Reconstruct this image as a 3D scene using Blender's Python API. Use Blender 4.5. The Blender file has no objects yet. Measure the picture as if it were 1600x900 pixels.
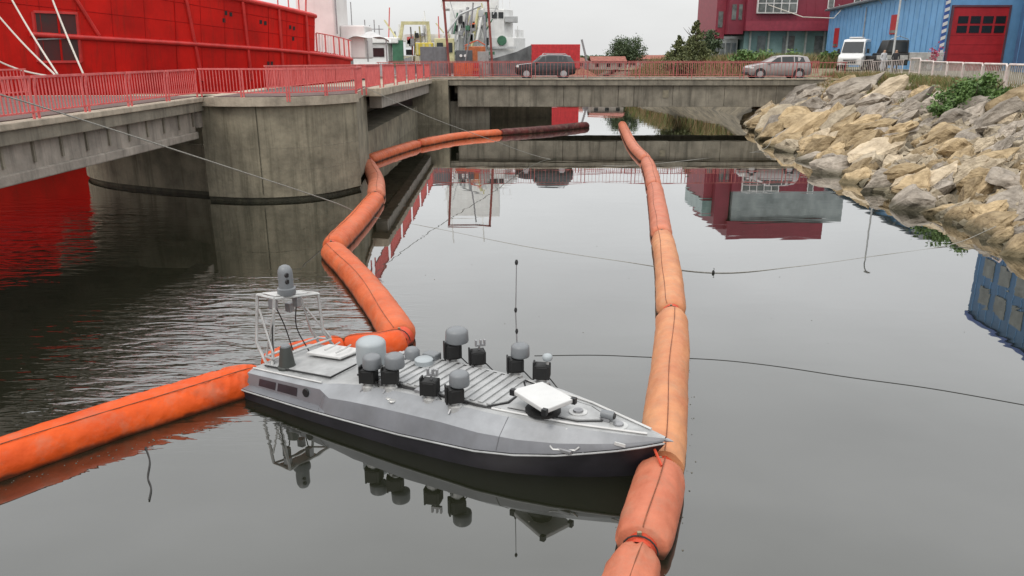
import bpy, bmesh, math, random
from mathutils import Vector, Matrix, noise

random.seed(7)
R = math.radians
scene = bpy.context.scene
COL = scene.collection

# ------------------------------------------------------------------ camera
CAM_H = 4.6
PITCH = math.atan(363 / 1200)
cd = bpy.data.cameras.new('camera'); cam = bpy.data.objects.new('camera', cd); COL.objects.link(cam)
cam.location = (0, 0, CAM_H); cam.rotation_euler = (R(90) - PITCH, 0, 0)
cd.sensor_width = 36; cd.lens = 27.0; cd.clip_end = 6000; cd.clip_start = .1
scene.camera = cam

# ------------------------------------------------------------------ sky, sun, exposure
SUN_EL, SUN_AZ = R(56), R(215)
world = bpy.data.worlds.new('World'); scene.world = world; world.use_nodes = True
wn, wl = world.node_tree.nodes, world.node_tree.links
wn.clear()
wo = wn.new('ShaderNodeOutputWorld')
sky = wn.new('ShaderNodeTexSky'); sky.sky_type = 'NISHITA'; sky.sun_disc = False
sky.sun_elevation = SUN_EL; sky.sun_rotation = SUN_AZ; sky.dust_density = 4; sky.air_density = 1
b1 = wn.new('ShaderNodeBackground'); b1.inputs['Strength'].default_value = .015
wl.new(sky.outputs[0], b1.inputs['Color'])
# closed cloud deck: brighter towards the zenith, faint cloud structure
tc = wn.new('ShaderNodeTexCoord'); sep = wn.new('ShaderNodeSeparateXYZ'); wl.new(tc.outputs['Generated'], sep.inputs[0])
mr = wn.new('ShaderNodeMapRange'); mr.inputs['From Min'].default_value = 0; mr.inputs['From Max'].default_value = 1
mr.inputs['To Min'].default_value = .73; mr.inputs['To Max'].default_value = 1.72
wl.new(sep.outputs['Z'], mr.inputs['Value'])
mp = wn.new('ShaderNodeMapping'); mp.inputs['Scale'].default_value = (1, 1, 3.5); wl.new(tc.outputs['Generated'], mp.inputs[0])
nz = wn.new('ShaderNodeTexNoise'); nz.inputs['Scale'].default_value = 2.2; nz.inputs['Detail'].default_value = 5; nz.inputs['Roughness'].default_value = .5
wl.new(mp.outputs[0], nz.inputs['Vector'])
mr2 = wn.new('ShaderNodeMapRange'); mr2.inputs['From Min'].default_value = .3; mr2.inputs['From Max'].default_value = .7
mr2.inputs['To Min'].default_value = .9; mr2.inputs['To Max'].default_value = 1.1
wl.new(nz.outputs['Fac'], mr2.inputs['Value'])
mu = wn.new('ShaderNodeMath'); mu.operation = 'MULTIPLY'; wl.new(mr.outputs[0], mu.inputs[0]); wl.new(mr2.outputs[0], mu.inputs[1])
b2 = wn.new('ShaderNodeBackground'); b2.inputs['Color'].default_value = (.985, .99, .985, 1); wl.new(mu.outputs[0], b2.inputs['Strength'])
ad = wn.new('ShaderNodeAddShader'); wl.new(b1.outputs[0], ad.inputs[0]); wl.new(b2.outputs[0], ad.inputs[1])
wl.new(ad.outputs[0], wo.inputs['Surface'])

sd = bpy.data.lights.new('sun', 'SUN'); sd.energy = 1.0; sd.angle = R(14); sd.color = (1, .95, .88)
sun = bpy.data.objects.new('sun', sd); COL.objects.link(sun)
# the lamp shines from the sky's sun position (azimuth measured from +Y towards +X)
sdir = Vector((math.sin(SUN_AZ) * math.cos(SUN_EL), math.cos(SUN_AZ) * math.cos(SUN_EL), math.sin(SUN_EL)))
sun.rotation_euler = sdir.to_track_quat('Z', 'Y').to_euler()

scene.view_settings.view_transform = 'Standard'; scene.view_settings.look = 'None'
scene.view_settings.exposure = 0.1; scene.view_settings.gamma = 1; scene.view_settings.use_curve_mapping = False
scene.render.engine = 'CYCLES'
scene.cycles.max_bounces = 8

# ------------------------------------------------------------------ helpers
def on_plane(px, py, z=0.0):
    """world point at height z seen at photograph pixel (1600x900): used to read real positions off the photograph"""
    r = (px - 800) / 1200; u = -(py - 450) / 1200
    y = math.cos(PITCH) + math.sin(PITCH) * u; w = -math.sin(PITCH) + math.cos(PITCH) * u
    t = (z - CAM_H) / w
    return Vector((r * t, y * t, z))

class MB:
    def __init__(s): s.v = []; s.f = []
    def add(s, vs, fs):
        b = len(s.v); s.v += [tuple(p) for p in vs]; s.f += [tuple(i + b for i in q) for q in fs]; return s
    def box(s, x0, x1, y0, y1, z0, z1):
        return s.add([(x0,y0,z0),(x1,y0,z0),(x1,y1,z0),(x0,y1,z0),(x0,y0,z1),(x1,y0,z1),(x1,y1,z1),(x0,y1,z1)],
                     [(3,2,1,0),(4,5,6,7),(0,1,5,4),(1,2,6,5),(2,3,7,6),(3,0,4,7)])
    def hexa(s, p): return s.add(p, [(3,2,1,0),(4,5,6,7),(0,1,5,4),(1,2,6,5),(2,3,7,6),(3,0,4,7)])
    def bar(s, p, q, w, h=None, up=(0,0,1)):
        p, q = Vector(p), Vector(q); d = (q - p).normalized(); u = Vector(up)
        if abs(d.dot(u)) > .98: u = Vector((1, 0, 0))
        sd_ = d.cross(u).normalized(); u = sd_.cross(d); h = h or w
        a, b = sd_ * w / 2, u * h / 2
        return s.hexa([p-a-b, p+a-b, q+a-b, q-a-b, p-a+b, p+a+b, q+a+b, q-a+b])
    def tube(s, pts, r, n=6, cap=True):
        pts = [Vector(p) for p in pts]; m = len(pts); rs = r if isinstance(r, (list, tuple)) else [r] * m
        b = len(s.v)
        for i, p in enumerate(pts):
            d = (pts[min(i+1, m-1)] - pts[max(i-1, 0)]).normalized()
            u = Vector((0,0,1)) if abs(d.z) < .95 else Vector((1,0,0))
            x = d.cross(u).normalized(); y = x.cross(d)
            for k in range(n):
                a = 2*math.pi*k/n; s.v.append(tuple(p + (x*math.cos(a) + y*math.sin(a)) * rs[i]))
        for i in range(m-1):
            for k in range(n):
                k2 = (k+1) % n; s.f.append((b+i*n+k, b+i*n+k2, b+(i+1)*n+k2, b+(i+1)*n+k))
        if cap:
            s.f.append(tuple(b+k for k in reversed(range(n)))); s.f.append(tuple(b+(m-1)*n+k for k in range(n)))
        return s
    def lathe(s, prof, c=(0,0,0), n=16, axis='z'):
        b = len(s.v)
        for r, z in prof:
            for k in range(n):
                a = 2*math.pi*k/n; x, y = r*math.cos(a), r*math.sin(a)
                p = (x, y, z) if axis == 'z' else ((z, x, y) if axis == 'x' else (x, z, y))
                s.v.append((c[0]+p[0], c[1]+p[1], c[2]+p[2]))
        for i in range(len(prof)-1):
            for k in range(n):
                k2 = (k+1) % n; s.f.append((b+i*n+k, b+i*n+k2, b+(i+1)*n+k2, b+(i+1)*n+k))
        s.f.append(tuple(b+k for k in reversed(range(n)))); e = b+(len(prof)-1)*n; s.f.append(tuple(e+k for k in range(n)))
        return s
    def prism(s, pts, z0, z1):
        n = len(pts)
        return s.add([(x,y,z0) for x,y in pts] + [(x,y,z1) for x,y in pts],
                     [tuple(reversed(range(n))), tuple(range(n, 2*n))] + [(i,(i+1)%n,n+(i+1)%n,n+i) for i in range(n)])
    def grid(s, rows):
        b = len(s.v); n = len(rows[0])
        for r in rows: s.v += [tuple(p) for p in r]
        for i in range(len(rows)-1):
            for k in range(n-1): s.f.append((b+i*n+k, b+i*n+k+1, b+(i+1)*n+k+1, b+(i+1)*n+k))
        return s
    def mesh(s, name, smooth=None):
        me = bpy.data.meshes.new(name); me.from_pydata(s.v, [], s.f)
        bm = bmesh.new(); bm.from_mesh(me); bmesh.ops.recalc_face_normals(bm, faces=bm.faces); bm.to_mesh(me); bm.free()
        if smooth is not None:
            me.shade_smooth(); me.set_sharp_from_angle(angle=R(smooth))
        return me
    def build(s, name, mat, parent=None, smooth=None, bevel=0):
        return link(name, s.mesh(name, smooth), mat, parent, bevel)

def link(name, me, mat, parent=None, bevel=0):
    o = bpy.data.objects.new(name, me); COL.objects.link(o)
    if mat and not me.materials: me.materials.append(mat)
    if parent: o.parent = parent
    if bevel:
        m = o.modifiers.new('bevel', 'BEVEL'); m.width = bevel; m.segments = 2; m.limit_method = 'ANGLE'; m.angle_limit = R(40)
    return o
def tag(o, label, cat, group=None):
    o['label'] = label; o['category'] = cat
    if group: o['group'] = group
    return o
def thing(name, label, cat, loc=(0,0,0), rz=0, group=None):
    o = bpy.data.objects.new(name, None); COL.objects.link(o); o.empty_display_size = .2
    o.location = loc; o.rotation_euler = (0, 0, rz); return tag(o, label, cat, group)
def struct(o): o['kind'] = 'structure'; return o
def copy_tree(o, parent=None):
    c = o.copy(); COL.objects.link(c); c.parent = parent
    for ch in o.children: copy_tree(ch, c)
    return c
def lerp(tab, x):
    if x <= tab[0][0]: return tab[0][1]
    for (a, va), (b, vb) in zip(tab, tab[1:]):
        if x <= b: return va + (vb - va) * (x - a) / (b - a)
    return tab[-1][1]
def catmull(pts, per=8):
    P = [Vector(p) for p in pts]; P = [P[0]*2-P[1]] + P + [P[-1]*2-P[-2]]; out = []
    for i in range(1, len(P)-2):
        for k in range(per):
            t = k/per; a, b, c, d = P[i-1:i+3]
            out.append(.5*((2*b)+(c-a)*t+(2*a-5*b+4*c-d)*t*t+(3*b-a-3*c+d)*t**3))
    out.append(P[-2]); return out

def mat(name, col, rough=.6, metal=0, var=.2, scale=2.5, bump=0, bscale=25, col2=None, streak=0, streak_col=None, spec=.5, coat=0):
    """procedural surface: base colour broken up by noise, optional second colour patches, vertical weather streaks, fine relief"""
    m = bpy.data.materials.new(name); m.use_nodes = True; n, l = m.node_tree.nodes, m.node_tree.links
    bs = n['Principled BSDF']; bs.inputs['Roughness'].default_value = rough; bs.inputs['Metallic'].default_value = metal
    bs.inputs['Specular IOR Level'].default_value = spec
    if coat: bs.inputs['Coat Weight'].default_value = coat
    t = n.new('ShaderNodeTexCoord')
    nz = n.new('ShaderNodeTexNoise'); nz.inputs['Scale'].default_value = scale; nz.inputs['Detail'].default_value = 7; nz.inputs['Roughness'].default_value = .62
    l.new(t.outputs['Object'], nz.inputs['Vector'])
    rp = n.new('ShaderNodeValToRGB'); c2 = col2 or tuple(c*(1-var*1.6) for c in col)
    rp.color_ramp.elements[0].position = .3; rp.color_ramp.elements[1].position = .7
    rp.color_ramp.elements[0].color = (*c2, 1); rp.color_ramp.elements[1].color = (*(min(1, c*(1+var*.6)) for c in col), 1)
    l.new(nz.outputs['Fac'], rp.inputs['Fac']); out = rp.outputs['Color']
    if streak:
        mpn = n.new('ShaderNodeMapping'); mpn.inputs['Scale'].default_value = (2.2, 2.2, .13); l.new(t.outputs['Object'], mpn.inputs[0])
        ns = n.new('ShaderNodeTexNoise'); ns.inputs['Scale'].default_value = 1.6; ns.inputs['Detail'].default_value = 6; ns.inputs['Roughness'].default_value = .7
        l.new(mpn.outputs[0], ns.inputs['Vector'])
        r2 = n.new('ShaderNodeValToRGB'); r2.color_ramp.elements[0].position = .5; r2.color_ramp.elements[1].position = .72
        r2.color_ramp.elements[0].color = (0,0,0,1); r2.color_ramp.elements[1].color = (streak,)*3+(1,)
        l.new(ns.outputs['Fac'], r2.inputs['Fac'])
        mx = n.new('ShaderNodeMix'); mx.data_type = 'RGBA'; l.new(r2.outputs['Color'], mx.inputs['Factor']); l.new(out, mx.inputs[6])
        mx.inputs[7].default_value = (*(streak_col or tuple(c*.3 for c in col)), 1); out = mx.outputs[2]
    l.new(out, bs.inputs['Base Color'])
    if bump:
        nb = n.new('ShaderNodeTexNoise'); nb.inputs['Scale'].default_value = bscale; nb.inputs['Detail'].default_value = 6
        l.new(t.outputs['Object'], nb.inputs['Vector']); bp = n.new('ShaderNodeBump'); bp.inputs['Strength'].default_value = bump; bp.inputs['Distance'].default_value = .05
        l.new(nb.outputs['Fac'], bp.inputs['Height']); l.new(bp.outputs['Normal'], bs.inputs['Normal'])
    return m

CONC = mat('concrete', (.235,.21,.165), .9, var=.28, scale=1.1, bump=.35, bscale=9, streak=.75, streak_col=(.05,.045,.035))
CONC_L = mat('concrete_light', (.32,.285,.245), .9, var=.25, scale=1.6, bump=.3, bscale=9, streak=.6, streak_col=(.06,.055,.045))
CONC_D = mat('concrete_pier', (.265,.235,.17), .92, var=.3, scale=1.3, bump=.4, bscale=7, streak=.7, streak_col=(.06,.055,.035))
CONC_CAP = mat('concrete_cap', (.42,.36,.28), .9, var=.25, scale=2, bump=.3, streak=.4)
ALGAE = mat('algae_concrete', (.06,.056,.034), .7, var=.4, scale=3, bump=.5, bscale=12)
ASPH = mat('asphalt', (.075,.072,.068), .95, var=.25, scale=1.5, bump=.3, bscale=40)
RAILRED = mat('rail_red', (.60,.14,.13), .5, var=.3, scale=4, col2=(.50,.08,.078))
RAILPINK = mat('rail_faded_red', (.46,.13,.12), .6, var=.3, scale=4)
RAILWHITE = mat('rail_white', (.62,.58,.55), .55, var=.3, scale=4, col2=(.5,.38,.35))
SHIPRED = mat('ship_red', (.64,.013,.008), .45, var=.2, scale=.45, col2=(.40,.008,.006), streak=.55, streak_col=(.22,.02,.012), spec=.2, bump=.25, bscale=1.1)
SHIPRED2 = mat('ship_red_trim', (.62,.035,.03), .4, var=.2, scale=2)
BLACK = mat('black', (.012,.012,.013), .5, var=.3)
RUBBER = mat('rubber', (.018,.018,.018), .8, var=.3)
WHITE = mat('white_paint', (.80,.80,.78), .45, var=.08, scale=2, streak=.18, streak_col=(.35,.33,.29))
WHITE_ROPE = mat('rope_white', (.6,.56,.5), .9, var=.3, scale=30)
ROPE = mat('rope_grey', (.30,.29,.26), .9, var=.3, scale=30)
ROPE_D = mat('rope_dark', (.03,.03,.028), .9, var=.3, scale=30)
STEEL = mat('steel', (.35,.35,.36), .4, .7, var=.2, scale=6)
GLASS = mat('dark_glass', (.02,.024,.026), .08, var=.1)
# ------------------------------------------------------------------ water
def water_mat():
    m = bpy.data.materials.new('harbour_water'); m.use_nodes = True; n, l = m.node_tree.nodes, m.node_tree.links
    bs = n['Principled BSDF']; bs.inputs['Base Color'].default_value = (.011,.012,.007,1); bs.inputs['Roughness'].default_value = .015; bs.inputs['IOR'].default_value = 1.72; bs.inputs['Specular Tint'].default_value = (1,.995,.965,1); bs.inputs['Coat Weight'].default_value = 1; bs.inputs['Coat IOR'].default_value = 1.5; bs.inputs['Coat Roughness'].default_value = .01
    t = n.new('ShaderNodeTexCoord')
    # rippled patch on the left (wash below the bridge), glassy elsewhere
    def dist(cx, cy, sx, sy):
        mp_ = n.new('ShaderNodeMapping'); mp_.inputs['Location'].default_value = (-cx/sx, -cy/sy, 0); mp_.inputs['Scale'].default_value = (1/sx, 1/sy, 0)
        l.new(t.outputs['Object'], mp_.inputs[0]); ln = n.new('ShaderNodeVectorMath'); ln.operation = 'LENGTH'; l.new(mp_.outputs[0], ln.inputs[0])
        r_ = n.new('ShaderNodeMapRange'); r_.interpolation_type = 'SMOOTHSTEP'; r_.inputs['From Min'].default_value = 1; r_.inputs['From Max'].default_value = .35
        r_.inputs['To Min'].default_value = 0; r_.inputs['To Max'].default_value = 1; l.new(ln.outputs['Value'], r_.inputs['Value']); return r_.outputs[0]
    mask = dist(-5.2, 12.3, 4.2, 5.0)
    mask_b = dist(-14, 19, 6, 9)
    def ripple(scale, stretch, rot, dist_):
        mp_ = n.new('ShaderNodeMapping'); mp_.inputs['Scale'].default_value = (scale*stretch, scale, 1); mp_.inputs['Rotation'].default_value = (0, 0, R(rot)); l.new(t.outputs['Object'], mp_.inputs[0])
        x = n.new('ShaderNodeTexNoise'); x.inputs['Scale'].default_value = 1; x.inputs['Detail'].default_value = 2; x.inputs['Distortion'].default_value = dist_; l.new(mp_.outputs[0], x.inputs['Vector']); return x.outputs['Fac']
    def madd(a, k, b=None):
        x = n.new('ShaderNodeMath'); x.operation = 'MULTIPLY'; l.new(a, x.inputs[0])
        if isinstance(k, float): x.inputs[1].default_value = k
        else: l.new(k, x.inputs[1])
        if b is None: return x.outputs[0]
        y = n.new('ShaderNodeMath'); y.operation = 'ADD'; l.new(x.outputs[0], y.inputs[0]); l.new(b, y.inputs[1]); return y.outputs[0]
    big = ripple(3.8, .28, 10, .7); small = ripple(11, .3, -8, .5); calm = ripple(1.1, .35, 5, .3)
    h = madd(big, .040, None); h = madd(small, .010, h); h2 = madd(h, mask_b); swell = ripple(1.3, .4, 15, .8); h2 = madd(h2, .95); h2 = madd(madd(swell, .055), mask_b, h2); h = madd(h, mask, h2)
    h = madd(calm, .0026, h)
    bp = n.new('ShaderNodeBump'); bp.inputs['Strength'].default_value = 1; bp.inputs['Distance'].default_value = 1
    l.new(h, bp.inputs['Height']); l.new(bp.outputs['Normal'], bs.inputs['Normal']); l.new(bp.outputs['Normal'], bs.inputs['Coat Normal'])
    return m
WATER = water_mat()
struct(MB().add([(-600,-60,0),(600,-60,0),(600,130,0),(-600,130,0)], [(0,1,2,3)]).build('water', WATER))

# ------------------------------------------------------------------ ground and rock bank
SHORE = [(-10,12.6),(18.5,12.7),(22,13.0),(24.5,12.85),(28.3,13.3),(34.5,13.8),(45.7,15.2),(56,17.2),(63,18.4),(72,18.5),(82,17),(92,14.5),(130,11.5)]
BANKW = [(-10,9),(20,8.6),(28,8.2),(38,7.4),(46,6.6),(56,5),(63,4),(130,4)]
def land_z(y): return lerp([(40,3.08),(54,3.1),(62,3.4),(80,3.5),(130,2.6)], y)
GROUND = mat('dry_ground', (.19,.155,.10), .95, var=.35, scale=.5, bump=.6, bscale=5, col2=(.12,.12,.055))
BANKDIRT = mat('bank_dirt', (.15,.125,.085), .95, var=.4, scale=1.2, bump=.9, bscale=5)
PAVE = mat('yard_paving', (.20,.19,.175), .9, var=.2, scale=1, bump=.2)
ys = [-10 + i*2.0 for i in range(71)]
rows = []
for y in ys:
    sx = lerp(SHORE, y); tx = sx + lerp(BANKW, y)
    rows.append([(tx-.4, y, land_z(y)-.25), (tx+.4, y, land_z(y))] + [(tx+.4+k, y, land_z(y) + .06*noise.noise(Vector((tx+k, y, 0))*.4)) for k in (1.5,3,5,8,12)] + [(300, y, land_z(y))])
g = MB().grid(rows)
g.add([(-900,130,2.6),(900,130,2.6),(3000,5000,2.6),(-3000,5000,2.6),(-900,130,-1),(900,130,-1)], [(0,1,2,3),(4,5,1,0)])
ground = struct(g.build('ground', GROUND))
rows = []
for i in range(141):
    y = -10 + i; sx = lerp(SHORE, y); w = lerp(BANKW, y); lz = land_z(y) - .2; r = []
    for k in range(11):
        t = k/10; x = sx - 1.2 + (w + 1.2) * t
        z = -.7 + (lz + .7) * t ** .85 + .22*noise.noise(Vector((x*.9, y*.9, 3)))*(0 if k in (0,10) else 1)
        r.append((x, y, z))
    rows.append(r)
bank = struct(MB().grid(rows).build('rock_embankment', BANKDIRT, smooth=60))
def bank_z(x, y):
    sx = lerp(SHORE, y); w = lerp(BANKW, y); t = (x - sx + 1.2) / (w + 1.2)
    return -.7 + (land_z(y) + .5) * max(0, min(1, t)) ** .85

def rock_mesh(seed, sub=3):
    rnd = random.Random(seed); bm = bmesh.new()
    fl = rnd.uniform(.6, .95)
    for _ in range(13):
        p = Vector((rnd.gauss(0,1), rnd.gauss(0,1), rnd.gauss(0,1))).normalized() * rnd.uniform(.8, 1.05)
        bm.verts.new((p.x*rnd.uniform(.9,1.25), p.y*.85, p.z*fl))
    h = bmesh.ops.convex_hull(bm, input=bm.verts)
    bmesh.ops.delete(bm, geom=list({g_ for g_ in h['geom_interior'] + h['geom_unused'] if isinstance(g_, bmesh.types.BMVert)}), context='VERTS')
    bmesh.ops.subdivide_edges(bm, edges=bm.edges, cuts=sub, use_grid_fill=True)
    bmesh.ops.smooth_vert(bm, verts=bm.verts, factor=.12, use_axis_x=True, use_axis_y=True, use_axis_z=True)
    off = Vector((seed*3.1, 0, 0))
    for v in bm.verts:
        d = noise.fractal(v.co*1.5+off, .8, 2.1, 5)*.13; lay = (noise.noise(Vector((v.co.x*.6, v.co.y*.6, v.co.z*6+seed))) - .35*abs(noise.noise(v.co*2.7+off)))*.10
        v.co += v.normal * (d + lay)
    bmesh.ops.recalc_face_normals(bm, faces=bm.faces)
    me = bpy.data.meshes.new('rock'); bm.to_mesh(me); bm.free(); me.shade_smooth(); me.set_sharp_from_angle(angle=R(22)); return me
def rockmat(name, a, b, c):
    m = mat(name, a, .92, var=.35, scale=2.6, bump=1, bscale=6, col2=b); m.node_tree.nodes['Bump'].inputs['Distance'].default_value = .12
    n, l = m.node_tree.nodes, m.node_tree.links; bs = n['Principled BSDF']
    oi = n.new('ShaderNodeObjectInfo'); src = bs.inputs['Base Color'].links[0].from_socket
    rp = n.new('ShaderNodeValToRGB'); rp.color_ramp.elements[0].color = (*c,1); rp.color_ramp.elements[1].color = (1.25,1.2,1.15,1)
    l.new(oi.outputs['Random'], rp.inputs['Fac'])
    mx = n.new('ShaderNodeMix'); mx.data_type = 'RGBA'; mx.blend_type = 'MULTIPLY'; mx.inputs['Factor'].default_value = 1
    l.new(src, mx.inputs[6]); l.new(rp.outputs['Color'], mx.inputs[7]); l.new(mx.outputs[2], bs.inputs['Base Color'])
    # dark wet band just above the water line, in world height
    ge = n.new('ShaderNodeNewGeometry'); sp = n.new('ShaderNodeSeparateXYZ'); l.new(ge.outputs['Position'], sp.inputs[0])
    r3 = n.new('ShaderNodeMapRange'); r3.inputs['From Min'].default_value = .1; r3.inputs['From Max'].default_value = .28; r3.inputs['To Min'].default_value = .75; r3.inputs['To Max'].default_value = 0
    l.new(sp.outputs['Z'], r3.inputs['Value']); m2 = n.new('ShaderNodeMix'); m2.data_type = 'RGBA'
    l.new(r3.outputs[0], m2.inputs['Factor']); l.new(mx.outputs[2], m2.inputs[6]); m2.inputs[7].default_value = (.05,.045,.022,1); l.new(m2.outputs[2], bs.inputs['Base Color'])
    return m
ROCKG = rockmat('rock_grey', (.36,.325,.28), (.17,.15,.125), (.6,.58,.56))
ROCKT = rockmat('rock_tan', (.43,.34,.21), (.215,.16,.09), (.65,.62,.58))
ROCKW = rockmat('rock_pale', (.48,.41,.30), (.28,.23,.165), (.75,.75,.75))
rocks = [[], [], []]
for i in range(14):
    for j, mt in enumerate((ROCKG, ROCKT, ROCKW)):
        if j == 0: base = rock_mesh(i+1)
        me = base.copy(); me.materials.append(mt); rocks[j].append(me)
def place_rock(x, y, s, z=None, tilt=.35, kind=None):
    sx = lerp(SHORE, y); t = (x - sx) / lerp(BANKW, y)
    if kind is None:
        u_ = random.random()
        kind = (1 if u_ < .55 else 2 if u_ < .78 else 0) if t < .4 else (0 if u_ < .75 else 1 if u_ < .87 else 2)
    o = link('rock', random.choice(rocks[kind]), None, bank)
    o.location = (x, y, bank_z(x, y) + s*.22 if z is None else z)
    o.scale = (s*random.uniform(1,1.45), s*random.uniform(.75,1.1), s*random.uniform(.65,.95))
    o.rotation_euler = (random.uniform(-tilt,tilt), random.uniform(-tilt,tilt) - .45, random.uniform(-.7,.7))
n_r = 0; y = 17.2
while y < 57.5 and n_r < 297:
    sx = lerp(SHORE, y); w = lerp(BANKW, y); s0 = .57 if y < 30 else .68 if y < 40 else .88
    step = s0 * 1.16; k = 0; x = sx - .25 + random.uniform(0,.3)
    while x < min(sx + w - (1.1 if y < 44 else 1.6), y*.70) and n_r < 297:
        s = s0 * random.choice((.6,.75,.9,1.05,1.3,1.6))
        place_rock(x + random.uniform(-.2,.2), y + random.uniform(-.45,.45), s); n_r += 1
        x += s * random.uniform(1.1, 1.45)
    y += step
# small loose rubble between the boulders, uncountable
rb = MB(); rnd = random.Random(5)
for i in range(2600):
    y = rnd.uniform(17, 58); sx = lerp(SHORE, y); x = sx - .3 + rnd.random()*(lerp(BANKW, y)+.3); s = rnd.uniform(.08,.26); z = bank_z(x, y) + .06
    q = Matrix.Rotation(rnd.random()*6, 3, Vector((rnd.random(), rnd.random(), 1)).normalized())
    vs = [q @ Vector((a*s*rnd.uniform(.6,1.2), b*s*rnd.uniform(.6,1.2), c*s*rnd.uniform(.4,.8))) + Vector((x,y,z)) for a in (-1,1) for b in (-1,1) for c in (-1,1)]
    rb.add(vs, [(0,1,3,2),(4,6,7,5),(0,4,5,1),(2,3,7,6),(0,2,6,4),(1,5,7,3)])
o = rb.build('rubble', ROCKW, bank); o['kind'] = 'stuff'

# ------------------------------------------------------------------ plants
def leafmat(name, a, b, scale=1.5):
    m = mat(name, a, .65, var=.3, scale=scale, col2=b); m.node_tree.nodes['Principled BSDF'].inputs['Subsurface Weight'].default_value = 0
    return m
LEAF = leafmat('leaf_green', (.12,.20,.05), (.05,.10,.025)); LEAF_D = leafmat('leaf_dark', (.075,.11,.045), (.03,.05,.022))
CONIFER = leafmat('leaf_conifer', (.15,.16,.06), (.055,.07,.026)); BARK = mat('bark', (.09,.07,.05), .9, var=.3, bump=.5)
DRY = leafmat('dry_grass', (.30,.20,.10), (.17,.12,.05), .6); GRASS = leafmat('grass_green', (.15,.17,.05), (.09,.11,.03), .6)
def leaves(mb, p, s, rnd, aspect=.55):
    d = Vector((rnd.gauss(0,1), rnd.gauss(0,1), rnd.gauss(0,.8))).normalized(); e = d.cross(Vector((rnd.random()-.5, rnd.random()-.5, rnd.random()-.5))).normalized()
    a, b = d*s, e*s*aspect
    mb.add([p-a, p+b*.9, p+a, p-b*.9], [(0,1,2,3)])
def crown(name, mt, parent, shape, n, s, seed, clumps=40):
    rnd = random.Random(seed); mb = MB(); cs = [shape(rnd) for _ in range(clumps)]
    for i in range(n):
        c, r = rnd.choice(cs); p = c + Vector((rnd.gauss(0,1), rnd.gauss(0,1), rnd.gauss(0,.8))) * r*.5
        leaves(mb, p, s*rnd.uniform(.6,1.3), rnd)
    return mb.build(name, mt, parent)
def trunk(parent, h, r, seed, limbs=6):
    rnd = random.Random(seed); mb = MB().tube([(0,0,-.2),(.05*h*.1,0,h*.5),(0,.02,h)], [r,r*.7,r*.25], 7)
    for i in range(limbs):
        a = rnd.random()*6.28; z = h*rnd.uniform(.35,.85); ln = h*rnd.uniform(.2,.35)
        mb.tube([(0,0,z),(math.cos(a)*ln*.6,math.sin(a)*ln*.6,z+ln*.35),(math.cos(a)*ln,math.sin(a)*ln,z+ln*.8)], [r*.4,r*.25,r*.08], 5)
    return mb.build('trunk', BARK, parent, smooth=60)
def round_tree(loc, label, h, rx, rz, mt, n, s, seed, group=None):
    t = thing('broadleaf_tree', label, 'tree', loc, 0, group); trunk(t, h*.8, h*.035, seed)
    def sh(r):
        d = Vector((r.gauss(0,1), r.gauss(0,1), r.gauss(0,1))).normalized(); k = r.uniform(.35,1)
        return Vector((d.x*rx*k, d.y*rx*k, h - rz + d.z*rz*k)), rx*r.uniform(.18,.34)
    crown('crown', mt, t, sh, n, s, seed, 110); return t
def cone_tree(loc, label, h, r0, n, s, seed, group=None):
    t = thing('conifer_tree', label, 'tree', loc, 0, group); trunk(t, h*.95, h*.03, seed, 8)
    def sh(r):
        z = r.random() ** 1.3; rr = r0*(1-z*.93)*r.uniform(.5,1); a = r.random()*6.283
        return Vector((math.cos(a)*rr, math.sin(a)*rr, h*(.06+z*.94))), r0*.34*(1.1-z)
    crown('crown', CONIFER, t, sh, n, s, seed, 90); return t
def bush(loc, label, rx, rz, mt, n, s, seed, name='bush', group=None):
    t = thing(name, label, 'bush', loc, 0, group)
    rnd = random.Random(seed); mb = MB()
    for i in range(7):
        a = rnd.random()*6.28; mb.tube([(0,0,-.1),(math.cos(a)*rx*.4,math.sin(a)*rx*.4,rz*.5),(math.cos(a)*rx*.7,math.sin(a)*rx*.7,rz*.9)], [.03,.02,.01], 5)
    mb.build('stem', BARK, t)
    def sh(r):
        d = Vector((r.gauss(0,1), r.gauss(0,1), abs(r.gauss(0,1)))).normalized(); k = r.uniform(.4,1)
        return Vector((d.x*rx*k, d.y*rx*k, .1+d.z*rz*k)), rx*r.uniform(.2,.36)
    crown('foliage', mt, t, sh, n, s, seed, 26); return t
round_tree((18.2,128,2.5), 'round dark green tree on the far shore in front of open sky', 4.9, 3.1, 2.1, LEAF_D, 8000, .16, 11)
cone_tree((19.6,86,3.2), 'tall pointed conifer left of the crimson building', 4.9, 1.9, 11000, .13, 12, 'conifers beside the crimson building')
cone_tree((17.4,84,3.1), 'shorter broad conifer at the left of the tall pointed one', 3.5, 1.7, 8000, .12, 13, 'conifers beside the crimson building')
round_tree((21.6,88,3.2), 'small thin tree between the pointed conifer and the crimson building', 4.2, 1.2, 1.5, LEAF_D, 1500, .16, 14)
for i, (x, y, rx, rz, lab) in enumerate([(22.2,76,1.5,1.7,'green leafy shrub below the left corner of the crimson building'),
        (24.4,77,1.6,1.6,'green leafy shrub in front of the teal glass ground floor'), (26.8,78,1.5,1.4,'green leafy shrub above the rear of the silver car'),
        (30.0,76,1.1,1.8,'low green shrub between silver car and white van')]):
    bush((x, y, 3.4), lab, rx, rz, LEAF, 1600, .17, 30+i, group='shrubs along the crimson building')
b0 = on_plane(1525, 172, 2.4)
bush((b0.x+.2, b0.y+.5, 2.35), 'dense bright green bush growing at the top of the rock bank', 1.4, 1.35, LEAF, 7000, .085, 40)
bush((b0.x-1.3, b0.y+.3, 2.1), 'small green shrub spilling over the rocks left of the dense bush', .6, .5, LEAF, 1300, .075, 41)
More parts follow.
